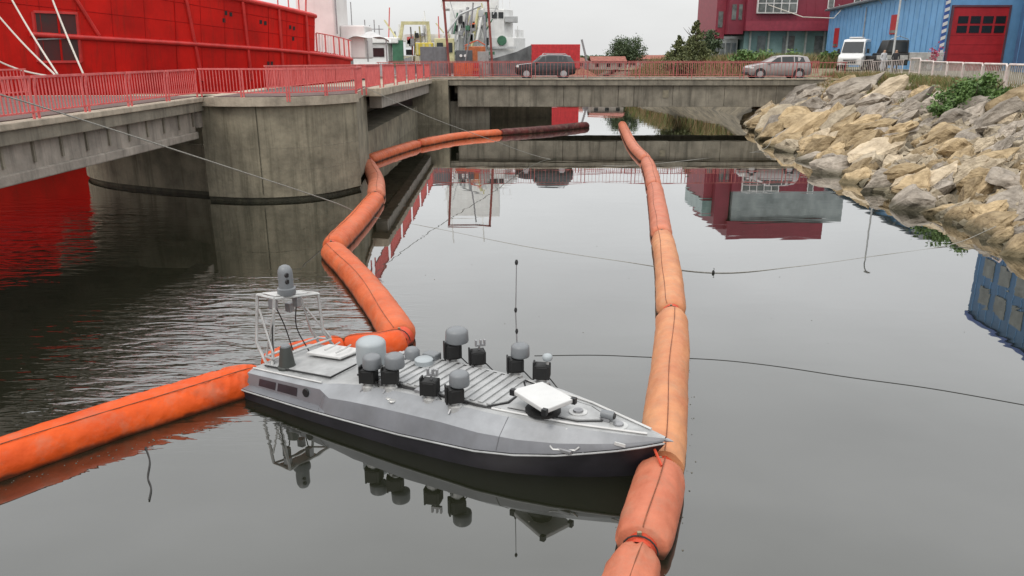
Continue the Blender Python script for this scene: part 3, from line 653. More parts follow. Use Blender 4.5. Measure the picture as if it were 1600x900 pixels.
# yellow A-frame working boat
wb = thing('work_boat', 'grey hulled work boat with pale yellow A frame at the stern', 'ship', (-10.2, 80, 0))
hs = []
for x, w, zt in [(-6.5,.1,4.9),(-5.5,1.2,4.7),(-3,2,4.3),(0,2.2,3.9),(3.2,2.1,3.6)]: hs.append([(x,-w*.6,-1),(x,-w*.95,1),(x,-w,zt),(x,w,zt),(x,w*.95,1),(x,w*.6,-1)])
loft('hull', HULLG, wb, hs); MB().box(-3,3.2,-2.0,2.0,3.45,3.62).build('deck', GREEN, wb)
for x0, x1 in ((-1.0,-.3),(2.4,2.1)): MB().bar((x0,-2,3.9), (x1,-2,7.6), .28, .3).build('frame_leg', PALEYEL, wb)
MB().bar((-.45,-2,7.6), (2.25,-2,7.6), .3, .3).build('frame_beam', PALEYEL, wb)
MB().bar((-.8,-2,6.0), (-2.2,-1,7.9), .12).build('frame_brace', PALEYEL, wb)
MB().box(.9,2.6,-2.6,-1.7,4.6,5.8).build('winch_housing', YEL, wb, bevel=.08)
for x in (1.1,1.7,2.3): MB().box(x-.1,x+.1,-2.66,-2.605,4.7,5.7).build('winch_rib', PALEYEL, wb)
MB().box(2.7,4.6,-2.3,-1.5,3.9,6.2).build('cabin', PALEYEL, wb, bevel=.05)
for x in (2.95,3.85): MB().box(x,x+.6,-2.36,-2.305,4.9,5.8).build('window', GLASS, wb)
for i in range(8):
    r = random.Random(80+i); x = -.5+r.random()*2.6; z = 4.2+r.random()*2.4; MB().box(x,x+.3+r.random()*.3,-1.8,-1.3,z,z+.3+r.random()*.4).build('deck_machine', [STEEL, RAILRED, WHITE, BLACK][i%4], wb)
MB().box(-.5,4.6,-1.2,1.5,5.9,6.6).build('shelter_roof', WHITE, wb)
for i in range(16):
    r = random.Random(300+i); x = -2.2+r.random()*6.5; z = 5.8+r.random()*1.2; MB().tube([(x,-1.6+r.random()*2,4),(x+r.uniform(-.4,.4),-1.4,z+r.random()*2.2)], .05+.04*r.random(), 5).build('davit_pole', [WHITE, STEEL, PALEYEL, RAILRED][i%4], wb)
for i in range(9): MB().box(-3+i*.7,-2.94+i*.7,-2.06,-2.0,3.62,4.6).build('rail_post', WHITE, wb)
MB().bar((-3,-2.03,4.6),(3.2,-2.03,4.6), .05).build('guard_rail', WHITE, wb)
MB().tube([(3.6,-1.9,6.3),(5.2,-1.7,8.4),(7.2,-1.6,9.2)], .12, 6).build('crane_arm', LGREY, wb)
# small white cabin boat
sb = thing('cabin_boat', 'white cabin boat with aerials left of the yellow A frame', 'boat', (-13.4, 78, 0))
hs = []
for x, w, zt in [(-3.5,1.4,3.6),(-1,1.6,3.7),(2,1.4,4.0),(3.6,.1,4.5)]: hs.append([(x,-w*.6,-1),(x,-w*.95,1),(x,-w,zt),(x,w,zt),(x,w*.95,1),(x,w*.6,-1)])
loft('hull', LGREY, sb, hs)
MB().box(-1.8,1.6,-1.3,1.3,3.7,5.7).build('cabin', WHITE, sb, bevel=.08); MB().box(-2.1,2.6,-1.6,1.5,5.72,6.25).build('cabin_roof', WHITE, sb, bevel=.08)
for x0, x1 in ((-1.2,-.2),(.1,1.2)): MB().box(x0,x1,-1.36,-1.305,4.5,5.3).build('window', GLASS, sb)
MB().box(2.0,3.0,-1.4,-.9,3.6,6.0).build('side_screen', GREEN, sb)
for i in range(5): MB().tube([(-1.2+i*.45,0,6.25),(-1.2+i*.45,0,7.4+.5*(i%2))], .05, 5).build('aerial', STEEL, sb)
MB().box(-1.3,1.0,-.05,.05,7.0,7.08).build('aerial_bar', STEEL, sb); MB().tube([(-2,0,6.2),(-2,0,9.5)], .05, 5).build('mast', STEEL, sb)
# red containers, crane, far roofs
t = thing('red_container', 'bright red shipping container behind the black car', 'container', (6.6, 118, 1.8))
MB().box(-3.8,3.4,0,2.4,1.0,4.4).build('box', REDB, t, bevel=.03)
for k in range(20): MB().box(-3.7+k*.35,-3.58+k*.35,-.04,-.002,1.1,4.3).build('rib', REDB, t)
struct(MB().box(-2,10.9,114,130,-2,1.8).build('far_quay', PAVE))
t = thing('crane', 'thin slanted crane jib far behind the road bridge', 'crane', (11.4,125,2.6))
MB().bar((.6,0,0), (-.6,0,4.4), .3, .3).build('jib', STEEL, t); MB().box(-.2,1.6,-.6,.6,0,1.1).build('base', STEEL, t)
for k in range(5): MB().bar((.5-.22*k,-.2,.4+.8*k), (.25-.22*k,.2,1.2+.8*k), .08).build('lattice', STEEL, t)
roofm = mat('far_roof', (.30,.10,.07), .8, var=.3); wallm = mat('far_wall', (.36,.33,.29), .8, var=.2)
for i, (x, y, w, h) in enumerate([(14.5,120,5,1.2),(9.5,128,4,1.0),(24,140,7,1.4),(-6,150,12,1.6)]):
    t = thing('low_house', ['low red roofed shed right of the crane on the far shore','low red roofed shed left of the round tree','wide low shed behind the conifers','wide low shed behind the white ship'][i], 'shed', (x,y,2.6))
    MB().box(-w/2,w/2,0,4,0,h).build('wall', wallm, t); MB().add([(-w/2-.2,-.3,h),(w/2+.2,-.3,h),(w/2+.2,2,h+.7),(-w/2-.2,2,h+.7),(w/2+.2,4.3,h),(-w/2-.2,4.3,h)], [(0,1,2,3),(3,2,4,5)]).build('roof', roofm, t)
    for k in range(3): MB().box(-w/2+.5+k*w/3,-w/2+1.1+k*w/3,-.05,-.002,.4,.9).build('window', GLASS, t)
t = thing('sand_heap', 'low reddish earth heap beyond the bridge railing', 'heap', (9.6,119,1.7))
rows = [[(3.2*math.cos(a)*k, 2*math.sin(a)*k, 1.5*(1-k)**.8+.12*noise.noise(Vector((math.cos(a)*k*3,math.sin(a)*k*3,1)))) for a in [i*math.pi/10 for i in range(21)]] for k in (0.01,.2,.4,.6,.8,1)]
MB().grid(rows).build('earth', mat('earth_red', (.30,.15,.09), .95, var=.3, bump=.5), t, smooth=60)
far = MB(); rr = random.Random(3)
for i in range(4000): leaves(far, Vector((rr.uniform(-20,120), rr.uniform(330,370), 2.6+rr.random()*4*(.5+.5*noise.noise(Vector((i*.0,0,0)))+.0))), .7, rr)
o = far.build('far_wood', LEAF_D); o['kind'] = 'stuff'; o['label'] = 'far line of low trees on the horizon'; o['category'] = 'trees'

# ------------------------------------------------------------------ buildings on the right
CRIM = mat('crimson_cladding', (.20,.020,.038), .5, var=.15, scale=.6, streak=.2, streak_col=(.16,.015,.03)); CRIM2 = mat('crimson_trim', (.25,.03,.05), .5, var=.15)
TEAL = mat('teal_glass', (.20,.30,.28), .15, var=.25, scale=.5, col2=(.10,.17,.16)); FRAME_W = mat('frame_white', (.7,.68,.66), .5, var=.1)
GREYG = mat('pane_grey', (.16,.17,.16), .1, var=.5, scale=1.2, col2=(.06,.065,.06))
cb = thing('crimson_building', 'crimson clad office building with teal glass ground floor', 'building', (27, 95, 3.45))
MB().box(.3,14.6,-.2,14,3.95,8.1).build('main_volume', CRIM, cb); MB().box(.5,14.4,.0,13.8,8.102,11.9).build('upper_glazing', mat('upper_glass_grey', (.26,.29,.285), .2, var=.35, scale=.35, col2=(.12,.14,.14)), cb); MB().box(.0,12.0,-.4,14,11.902,14.0).build('top_storey', CRIM, cb)
for k in range(13): MB().box(.9+k*1.05,.94+k*1.05,-.235,-.202,5.2,8.0).build('cladding_seam', CRIM2, cb)
MB().box(.25,14.7,-.5,-.24,3.94,5.0).build('spandrel_band', CRIM2, cb)
MB().box(.6,14.4,1.0,13.5,0,3.94).build('ground_floor', TEAL, cb)
for k in range(6): MB().box(1.2+k*2.2,1.4+k*2.2,.8,.99,0,3.93).build('column', mat('column_pale', (.42,.45,.43), .6) if k == 0 else bpy.data.materials['column_pale'], cb)
for x0, x1, in ((2.2,3.2),(5.2,6.6),(9.0,10.2)): MB().box(x0,x1,.93,.985,0,3.4).build('glass_door', GREYG, cb)
w_ = MB().box(1.4,6.0,-.62,-.21,5.85,8.05).build('window', FRAME_W, cb)
for i in range(5):
    for j in range(2): MB().box(1.5+i*.9,2.28+i*.9,-.66,-.625,5.98+j*1.05,6.9+j*1.05).build('pane', GREYG, w_)
for x0 in (9.6,12.6):
    ww_ = MB().box(x0,x0+.75,-.3,-.24,6.4,8.2).build('window', FRAME_W, cb); MB().box(x0+.1,x0+.65,-.34,-.302,6.5,8.1).build('pane', GREYG, ww_)
MB().box(-1.5,.29,.6,12,3.6,13).build('stair_tower', CRIM, cb); MB().box(-1.2,-.7,.53,.598,5.2,6.9).build('window', GREYG, cb); MB().box(-.4,.0,.53,.598,5.2,6.9).build('window', GREYG, cb)
MB().box(-2.6,-1.51,2.2,12,3.1,9.6).build('side_wing', CRIM2, cb); MB().box(-2.35,-1.8,2.13,2.198,4.4,6.2).build('window', GREYG, cb)
MB().box(-2.65,.25,2.3,12,0,3.09).build('lobby_wall', mat('lobby_grey', (.38,.40,.39), .6, var=.2), cb)
for k in range(4): MB().box(-2.5+k*.68,-2.0+k*.68,2.22,2.298,.9,2.6).build('lobby_window', GREYG, cb)
MB().box(-2.7,-1.52,2.0,12,9.61,11.5).build('glass_lantern', TEAL, cb)

BLUE = mat('blue_cladding', (.16,.36,.62), .5, var=.12, scale=.7, streak=.2, streak_col=(.12,.25,.42)); BLUE_SHADE = mat('blue_tower_shaded', (.055,.15,.30), .55, var=.15, scale=.6, streak=.3, streak_col=(.04,.10,.2)); BLUE3 = mat('blue_seam', (.13,.30,.54), .5)  # tower blue is darkened: shade of its averted wall is in the colour
DOORRED = mat('door_red', (.42,.022,.028), .5, var=.15, scale=1.2, streak=.2); ROOFG = mat('roof_grey', (.33,.34,.35), .6, var=.2); DKBLUE = mat('stripe_blue', (.05,.11,.35), .5)
wh = thing('blue_warehouse', 'long bright blue clad warehouse with big red roller door', 'building', (34.8, 65, 3.3))
def wallpt(y): return (lerp([(0,0),(27,1.1)], y))
MB().hexa([(0,0,0),(14,0,0),(14,27,0),(1.1,27,0),(0,0,6.75),(14,0,6.75),(14,27,6.1),(1.1,27,6.1)]).build('wall', BLUE, wh)
MB().hexa([(-.4,-.3,6.76),(14.5,-.3,6.76),(14.5,27.3,6.11),(.7,27.3,6.11),(-.4,-.3,7.0),(14.5,-.3,9.5),(14.5,27.3,8.8),(.7,27.3,6.35)]).build('roof', ROOFG, wh)
MB().bar((-.45,-.3,6.82),(.65,27.3,6.17), .12, .14).build('gutter', mat('gutter_dark', (.10,.12,.14), .5), wh)
for k in range(26):
    y = .8+k*1.03; x = wallpt(y); MB().box(x-.035,x-.002,y,y+.06,.1,6.05).build('cladding_seam', BLUE3, wh)
for y0, z0, z1, y1 in ((9.0,3.2,4.9,10.3),(23.4,2.2,4.2,24.6)):
    x = wallpt(y0); w_ = MB().box(x-.06,x+.1,y0,y1,z0,z1).build('window', DOORRED, wh); MB().box(x-.075,x-.062,y0+.12,y1-.12,z0+.1,z0+.35).build('pane', GREYG, w_)
for k, y in enumerate((3,8,13,18,23)):
    x = wallpt(y); MB().bar((x-.02,y,6.0),(x-.55,y,6.6), .05).build('gutter_bracket', ROOFG, wh)
for y in (16.4,): x = wallpt(y); MB().tube([(x-.1,y,0),(x-.1,y,5.9)], .05, 6).build('downpipe', ROOFG, wh)
dr = MB().box(.35,4.75,-.14,-.002,0,5.0).build('roller_door', DOORRED, wh)
fr_ = MB().box(.2,.345,-.2,-.004,0,5.15).box(4.755,4.9,-.2,-.004,0,5.15).box(.345,4.755,-.2,-.004,5.005,5.15).build('door_frame', mat('frame_dark', (.13,.06,.08), .5), wh)
for i in range(4):
    for j in range(2): MB().box(.8+i*1.0,1.6+i*1.0,-.17,-.142,3.05+j*.72,3.6+j*.72).build('pane', GLASS, dr)
for j in range(4): MB().box(.37,4.73,-.152,-.142,.7+j*.72,.73+j*.72).build('door_joint', mat('joint_red', (.30,.015,.02), .5) if j == 0 else bpy.data.materials['joint_red'], dr)
st_ = MB().box(-.35,.0,-.12,-.005,0,6.7).build('striped_corner', DKBLUE, wh)
for j in range(12): MB().hexa([(-.36,-.14,.3+j*.54),(-.0,-.14,.45+j*.54),(-.0,-.122,.45+j*.54),(-.36,-.122,.3+j*.54),(-.36,-.14,.56+j*.54),(-.0,-.14,.71+j*.54),(-.0,-.122,.71+j*.54),(-.36,-.122,.56+j*.54)]).build('white_stripe', FRAME_W, st_)
bt = thing('blue_tower', 'tall blue clad hall, darkened as in shade, cut by the right picture edge', 'building', (39.4, 63, 3.2))
MB().hexa([(0,0,0),(14,0,0),(12,-22,0),(-2.6,-22,0),(0,0,13.4),(14,0,13.4),(12,-22,13.4),(-2.6,-22,13.4)]).build('wall', BLUE_SHADE, bt)
for k in range(18):
    y = -.6-k*1.2; x = y*2.6/22; MB().box(x-.04,x-.003,y-.05,y,0,13.3).build('cladding_seam', BLUE3, bt)
MB().hexa([(-.15,.15,13.405),(14.2,.15,13.405),(12.2,-22.2,13.405),(-2.85,-22.2,13.405),(-.15,.15,13.75),(14.2,.15,13.75),(12.2,-22.2,13.75),(-2.85,-22.2,13.75)]).build('parapet', DKBLUE, bt)
for i in range(7):
    y = -1.5-i*2.6; x = y*2.6/22
    for z in (8.2,10.6): MB().hexa([(x-.06,y,z),(x+.1,y,z),(x-.1,y-1.7,z),(x-.26,y-1.7,z),(x-.06,y,z+1.5),(x+.1,y,z+1.5),(x-.1,y-1.7,z+1.5),(x-.26,y-1.7,z+1.5)]).build('window', GREYG, bt)
# lamp posts
t = thing('lamp_post', 'thin grey lamp post in front of the blue warehouse', 'lamp post', (29.2,61.5,3.3)); MB().tube([(0,0,0),(0,0,8.5)], [.09,.06], 8).build('pole', LGREY, t); MB().tube([(0,0,8.5),(-.2,-.5,8.8),(-.4,-1.3,8.9)], .045, 6).build('arm', LGREY, t); MB().box(-.55,-.3,-1.9,-1.2,8.85,8.97).build('lamp_head', LGREY, t, bevel=.03); MB().lathe([(.14,0),(.11,.3)], (0,0,0), 8).build('base', LGREY, t)
tag(MB().tube([on_plane(1225,16,4.6) if False else Vector((29.5,94,10.2)), Vector((31.5,88,8.6)), Vector((34,86,8.4)), Vector((35.6,88,9.4))], .05, 5).build('cable', WHITE_ROPE), 'slack pale cable sagging between crimson building and blue warehouse', 'cable')

# ------------------------------------------------------------------ vehicles
TYRE = mat('tyre', (.02,.02,.02), .85, var=.2); RIM = mat('rim', (.45,.45,.46), .35, .6, var=.1); LAMPR = mat('lamp_red', (.4,.02,.02), .3); LAMPW = mat('lamp_clear', (.75,.75,.72), .15)
CARBLACK = mat('car_black', (.018,.018,.02), .3, var=.2, coat=.6); CARSILVER = mat('car_silver', (.33,.30,.29), .35, .35, var=.1, coat=.5); CARWHITE = mat('car_white', (.58,.58,.57), .35, var=.06, coat=.4); CARDARK = mat('car_dark', (.03,.03,.03), .5, var=.3)
PLASTIC = mat('bumper_plastic', (.03,.03,.032), .7, var=.2)
def car(name, label, cat, loc, rz, paint, secs, glass, wheels, wr, W, lower=True, group=None, roofbars=False):
    """secs: (x, z_bottom, z_belt, z_top, half width belt, half width top); front towards -x. glass: list of (x0,x1) side windows"""
    t = thing(name, label, cat, loc, rz, group)
    S = [[(b, 0) for b in ()] for _ in ()]
    rows = []
    for x, zb, zk, zt, wb, wt in secs:
        h = [(x,-wb*.93,zb),(x,-wb,zb+.16),(x,-wb*1.0,(zb+zk)/2),(x,-wb*.97,zk),(x,-(wb*.97*.3+wt*.7),zk+(zt-zk)*.72),(x,-wt,zt-.035*(zt>zk+.1)),(x,-wt*.7,zt+.015)]
        rows.append(h + [(a,-b,c) for a,b,c in reversed(h)])
    mb = MB().grid(rows); n = len(rows[0]); mb.f.append(tuple(range(n))); mb.f.append(tuple(len(mb.v)-n+k for k in range(n)))
    mb.build('body', paint, t, smooth=38)
    fx = {s[0]: s for s in secs}
    def side(x, k, zoff=0):
        zb,zk,zt,wb,wt = [lerp([(s[0], s[i]) for s in secs], x) for i in (1,2,3,4,5)]
        if k <= .72:
            f_ = k/.72; w = wb*.97*(1-f_)+(wb*.97*.3+wt*.7)*f_
        else: f_ = (k-.72)/.28; w = (wb*.97*.3+wt*.7)*(1-f_)+wt*f_
        return w+.012, zk+(zt-zk)*k
    for s_ in (-1, 1):
        for (xa, xb, ta, tb) in glass:   # bottom x range, top x range
            pts = []
            for x, k in ((xa,.06),(xb,.06),(tb,.84),(ta,.84)):
                w, z = side(x, k); pts.append((x, s_*w, z))
            MB().add(pts, [(0,1,2,3)]).build('side_window', GLASS, t)
        for wx in wheels:
            wl_ = MB().lathe([(wr,-.1),(wr,.1),(wr*.9,.115)], (0,0,0), 20, 'y').build('wheel', TYRE, t, smooth=40); wl_.location = (wx, s_*(W/2-.1), wr)
            MB().lathe([(wr*.66,.0),(wr*.62,.02),(wr*.2,.012)], (0,.112 if s_>0 else -.132,0), 14, 'y').build('rim', RIM, wl_, smooth=40)
            MB().lathe([(wr*1.2,-.01),(wr*1.2,.01)], (0,0,0), 20, 'y').build('wheel_arch', PLASTIC, t).location = (wx, s_*(W/2+.003), wr*1.06)
    return t, secs
def car_glass(t, a, b, name='windscreen'):
    MB().add([a[0], a[1], b[1], b[0]], [(0,1,2,3)]).build(name, GLASS, t)
# black SUV, nose to the left
secs = [(-2.12,.45,.80,.82,.72,.6),(-2.0,.3,.93,.95,.83,.7),(-1.3,.26,1.02,1.04,.89,.78),(-.95,.26,1.04,1.07,.9,.76),(-.3,.26,1.06,1.58,.9,.63),(.2,.26,1.07,1.66,.9,.63),(1.2,.26,1.09,1.64,.9,.62),(1.75,.28,1.1,1.55,.88,.6),(2.05,.32,1.08,1.12,.84,.7),(2.12,.42,.8,.82,.8,.7)]
suv, _ = car('black_car', 'black off-road car driving on the road bridge', 'car', (2.35,57.0,3.025), 0, CARBLACK, secs, [(-.72,-.02,-.22,-.02),(.05,.85,.05,.85),(.93,1.62,.93,1.45)], (-1.33,1.28), .35, 1.8)
car_glass(suv, ((-.93,-.62,1.1),(-.93,.62,1.1)), ((-.36,-.56,1.56),(-.36,.56,1.56))); car_glass(suv, ((2.05,-.62,1.15),(2.05,.62,1.15)), ((1.8,-.52,1.5),(1.8,.52,1.5)), 'rear_window')
for s_ in (-1,1):
    MB().box(-2.06,-1.86,s_*.72-.12,s_*.72+.12,.78,.92).build('headlight', LAMPW, suv, bevel=.03); MB().box(2.0,2.1,s_*.74-.08,s_*.74+.08,.78,1.08).build('tail_light', LAMPR, suv)
    MB().tube([(-.2,s_*.58,1.64),(-.1,s_*.58,1.72),(1.4,s_*.57,1.7),(1.55,s_*.57,1.6)], .025, 6).build('roof_rail', STEEL, suv); MB().box(-.72,-.55,s_*.98-.1,s_*.98+.1,1.06,1.2).build('mirror', CARBLACK, suv, bevel=.03)
    MB().box(-1.0,.98,s_*.905-.02,s_*.905+.02,.3,.42).build('sill_trim', PLASTIC, suv)
# silver minivan, nose to the left
secs = [(-2.2,.42,.72,.74,.7,.6),(-2.08,.26,.84,.86,.82,.7),(-1.6,.24,.96,.98,.87,.78),(-1.15,.24,1.02,1.06,.88,.74),(-.2,.24,1.05,1.53,.88,.64),(.3,.24,1.06,1.6,.88,.64),(1.3,.24,1.08,1.6,.88,.63),(1.95,.26,1.08,1.5,.86,.6),(2.15,.3,1.06,1.12,.84,.7),(2.22,.4,.75,.77,.8,.7)]
sil, _ = car('silver_car', 'silver grey minivan at the right end of the road bridge', 'car', (18.9,57.1,3.025), 0, CARSILVER, secs, [(-.85,.02,-.2,.02),(.1,.92,.1,.92),(1.0,1.75,1.0,1.6)], (-1.4,1.35), .33, 1.78)
car_glass(sil, ((-1.1,-.6,1.08),(-1.1,.6,1.08)), ((-.25,-.56,1.52),(-.25,.56,1.52))); car_glass(sil, ((2.16,-.6,1.15),(2.16,.6,1.15)), ((2.0,-.5,1.46),(2.0,.5,1.46)), 'rear_window')
for s_ in (-1,1):
    MB().box(-2.12,-1.85,s_*.7-.13,s_*.7+.13,.68,.82).build('headlight', LAMPW, sil, bevel=.03); MB().box(2.1,2.22,s_*.74-.08,s_*.74+.08,.75,1.1).build('tail_light', LAMPR, sil); MB().box(-.88,-.72,s_*.97-.1,s_*.97+.1,1.02,1.15).build('mirror', CARSILVER, sil, bevel=.03)
MB().box(-2.24,-2.1,-.7,.7,.34,.46).build('bumper_grille', PLASTIC, sil)
# white van seen from the front quarter
secs = [(-2.6,.5,.95,.98,.85,.7),(-2.45,.35,1.1,1.14,.95,.8),(-1.75,.3,1.25,1.35,1.0,.85),(-1.0,.3,1.3,2.35,1.0,.82),(-.6,.3,1.32,2.5,1.0,.85),(2.5,.3,1.32,2.55,1.0,.86),(2.65,.4,1.3,2.4,.98,.82)]
van, _ = car('white_van', 'white van parked beside the blue warehouse', 'van', (28.6,67,3.4), R(60), CARWHITE, secs, [(-1.35,-.35,-1.0,-.35),(-.15,1.0,-.15,1.0),(1.15,2.3,1.15,2.3)], (-1.75,1.6), .36, 2.0)
car_glass(van, ((-1.74,-.8,1.44),(-1.74,.8,1.44)), ((-1.10,-.74,2.29),(-1.10,.74,2.29)))
for s_ in (-1,1): MB().box(-2.56,-2.4,s_*.72-.13,s_*.72+.13,.85,1.08).build('headlight', LAMPW, van, bevel=.03); MB().box(-1.25,-1.1,s_*1.12-.1,s_*1.12+.1,1.4,1.75).build('mirror', BLACK, van, bevel=.03)
MB().box(-2.64,-2.52,-.5,.5,.6,.9).build('grille', PLASTIC, van); MB().box(-.5,1.6,-.5,.5,2.56,2.68).build('roof_box', CARWHITE, van, bevel=.04)
# dark flatbed truck
trk = thing('dark_truck', 'dark truck with pale load bed parked in front of the blue warehouse', 'truck', (31.2,65,3.35), R(-6))
MB().hexa([(-1.7,-.95,.5),(.55,-.95,.5),(.55,.95,.5),(-1.7,.95,.5),(-1.65,-.95,1.45),(.55,-.95,1.45),(.55,.95,1.45),(-1.65,.95,1.45)]).build('cab_lower', CARDARK, trk, bevel=.06)
MB().hexa([(-1.35,-.93,1.452),(.5,-.93,1.452),(.5,.93,1.452),(-1.35,.93,1.452),(-1.05,-.85,2.45),(.48,-.85,2.45),(.48,.85,2.45),(-1.05,.85,2.45)]).build('cab_upper', CARDARK, trk, bevel=.05)
MB().add([(-1.1,-.95,1.55),(.35,-.95,1.55),(.33,-.885,2.3),(-.9,-.885,2.3)], [(0,1,2,3)]).build('side_window', GLASS, trk)
MB().box(.6,3.2,-1.0,1.0,.85,1.5).build('load_bed', mat('bed_pale', (.45,.44,.42), .6, var=.25), trk, bevel=.04); MB().box(-2.3,-1.72,-.9,.9,.55,1.25).build('bonnet', CARDARK, trk, bevel=.05)
MB().box(-1.9,.5,-.99,-.955,.95,1.3).build('side_panel', bpy.data.materials['bed_pale'], trk); MB().tube([(-1.0,-.8,2.46),(-.3,-.8,2.75),(.4,-.8,2.5)], .03, 6).build('roof_bar', STEEL, trk)
for wx in (-1.4,2.2):
    for s_ in (-1,1):
        o = MB().lathe([(.45,-.14),(.45,.14),(.4,.15)], (0,0,0), 18, 'y').build('wheel', TYRE, trk, smooth=40); o.location = (wx, s_*.88, .45)
        MB().lathe([(.25,0),(.22,.02)], (0,s_*.152-.01,0), 12, 'y').build('rim', RIM, o)

# ------------------------------------------------------------------ people by the barrier
def person(label, loc, rz, top, trousers, hair, skin=(.45,.27,.19)):
    m = bpy.data.materials.new('clothing'); m.use_nodes = True; n, l = m.node_tree.nodes, m.node_tree.links; bs = n['Principled BSDF']; bs.inputs['Roughness'].default_value = .85
    tcn = n.new('ShaderNodeTexCoord'); sp = n.new('ShaderNodeSeparateXYZ'); l.new(tcn.outputs['Object'], sp.inputs[0])
    dv = n.new('ShaderNodeMath'); dv.operation = 'DIVIDE'; dv.inputs[1].default_value = 2; l.new(sp.outputs['Z'], dv.inputs[0])
    rp = n.new('ShaderNodeValToRGB'); rp.color_ramp.interpolation = 'CONSTANT'; el = rp.color_ramp.elements
    el[0].position = 0; el[0].color = (.03,.03,.03,1); el[1].position = .05; el[1].color = (*trousers,1)
    for p_, c in ((.47, top), (.735, skin), (.845, hair)): e_ = el.new(p_); e_.color = (*c,1)
    l.new(dv.outputs[0], rp.inputs['Fac']); l.new(rp.outputs['Color'], bs.inputs['Base Color'])
    V = [(0,0,.95),(0,0,1.15),(0,-.01,1.38),(0,-.01,1.5),(0,-.02,1.58),(0,-.03,1.68),
         (.1,0,.9),(.12,-.02,.5),(.12,.03,.09),(.13,-.12,.04),(-.1,0,.9),(-.13,-.03,.5),(-.14,.03,.09),(-.15,-.12,.04),
         (.2,0,1.4),(.26,.02,1.12),(.22,-.12,.92),(.21,-.17,.84),(-.2,0,1.4),(-.27,.03,1.12),(-.22,-.1,.95),(-.2,-.16,.87)]
    E_ = [(0,1),(1,2),(2,3),(3,4),(4,5),(0,6),(6,7),(7,8),(8,9),(0,10),(10,11),(11,12),(12,13),(2,14),(14,15),(15,16),(16,17),(2,18),(18,19),(19,20),(20,21)]
    rad = [.15,.14,.16,.06,.095,.085,.095,.07,.05,.045,.095,.07,.05,.045,.065,.05,.04,.045,.065,.05,.04,.045]
    me = bpy.data.meshes.new('person'); me.from_pydata(V, E_, []); me.materials.append(m)
    o = bpy.data.objects.new('person', me); COL.objects.link(o); o.location = loc; o.rotation_euler = (0,0,rz)
    sk = o.modifiers.new('skin', 'SKIN'); sk.use_smooth_shade = True
    for i, r_ in enumerate(rad): me.skin_vertices[0].data[i].radius = (r_, r_*.8 if i in (0,1,2) else r_)
    me.skin_vertices[0].data[0].use_root = True
    su = o.modifiers.new('subdivision', 'SUBSURF'); su.levels = 1; su.render_levels = 2
    return tag(o, label, 'person', 'people standing by the truck')
person('person in pale clothes standing behind the white barrier in front of the truck', (28.1,60.6,3.33), .3, (.5,.5,.52), (.42,.42,.44), (.25,.2,.16))
person('person in black clothes standing beside the person in pale clothes', (29.3,61.2,3.33), -.3, (.025,.025,.03), (.03,.03,.035), (.03,.025,.02))
t = thing('flower_planter', 'pink flowers on a post beside the striped warehouse corner', 'planter', (31.6,60.0,3.3)); MB().tube([(0,0,0),(0,0,1.4)], .04, 6).build('post', WHITE, t)
pf = MB(); rr = random.Random(9)
for i in range(160): leaves(pf, Vector((rr.gauss(0,.22), rr.gauss(0,.2), 1.3+rr.gauss(0,.35))), .09, rr, .8)
pf.build('flowers', mat('flower_pink', (.5,.10,.16), .7, var=.4, scale=9), t)['kind'] = 'stuff'

# ------------------------------------------------------------------ drone boat
BGREY = mat('boat_grey', (.15,.154,.168), .45, var=.16, scale=2.2, streak=.35, streak_col=(.10,.10,.10), coat=.1); BLIGHT = mat('boat_deck_grey', (.37,.375,.375), .5, var=.2, scale=4, bump=.08, bscale=60)
BSHO = mat('boat_shoulder_grey', (.27,.28,.295), .45, var=.16, scale=2.5, streak=.25, streak_col=(.17,.17,.17), coat=.1); BHULL = mat('boat_bottom', (.022,.020,.026), .45, var=.3, scale=4); BWHITE = mat('boat_white', (.56,.56,.55), .4, var=.08)
DOME = mat('radome_grey', (.17,.18,.19), .45, var=.08, scale=5); DOMEW = mat('radome_pale', (.33,.36,.375), .45, var=.06); CAMBLK = mat('camera_black', (.010,.010,.010), .6, var=.4); ALU = mat('aluminium', (.52,.52,.51), .45, .45, var=.15, scale=8)
ang = R(-29.92); dirv = Vector((math.cos(ang), math.sin(ang), 0))
org = (Vector((-3.35,10.15,0)) - dirv*.35) * 1.05 - Vector((0,0,.23))
boat = thing('drone_boat', 'grey uncrewed patrol boat with rows of dome sensors floating between the booms', 'boat', org, ang); boat.scale = (1.05,)*3
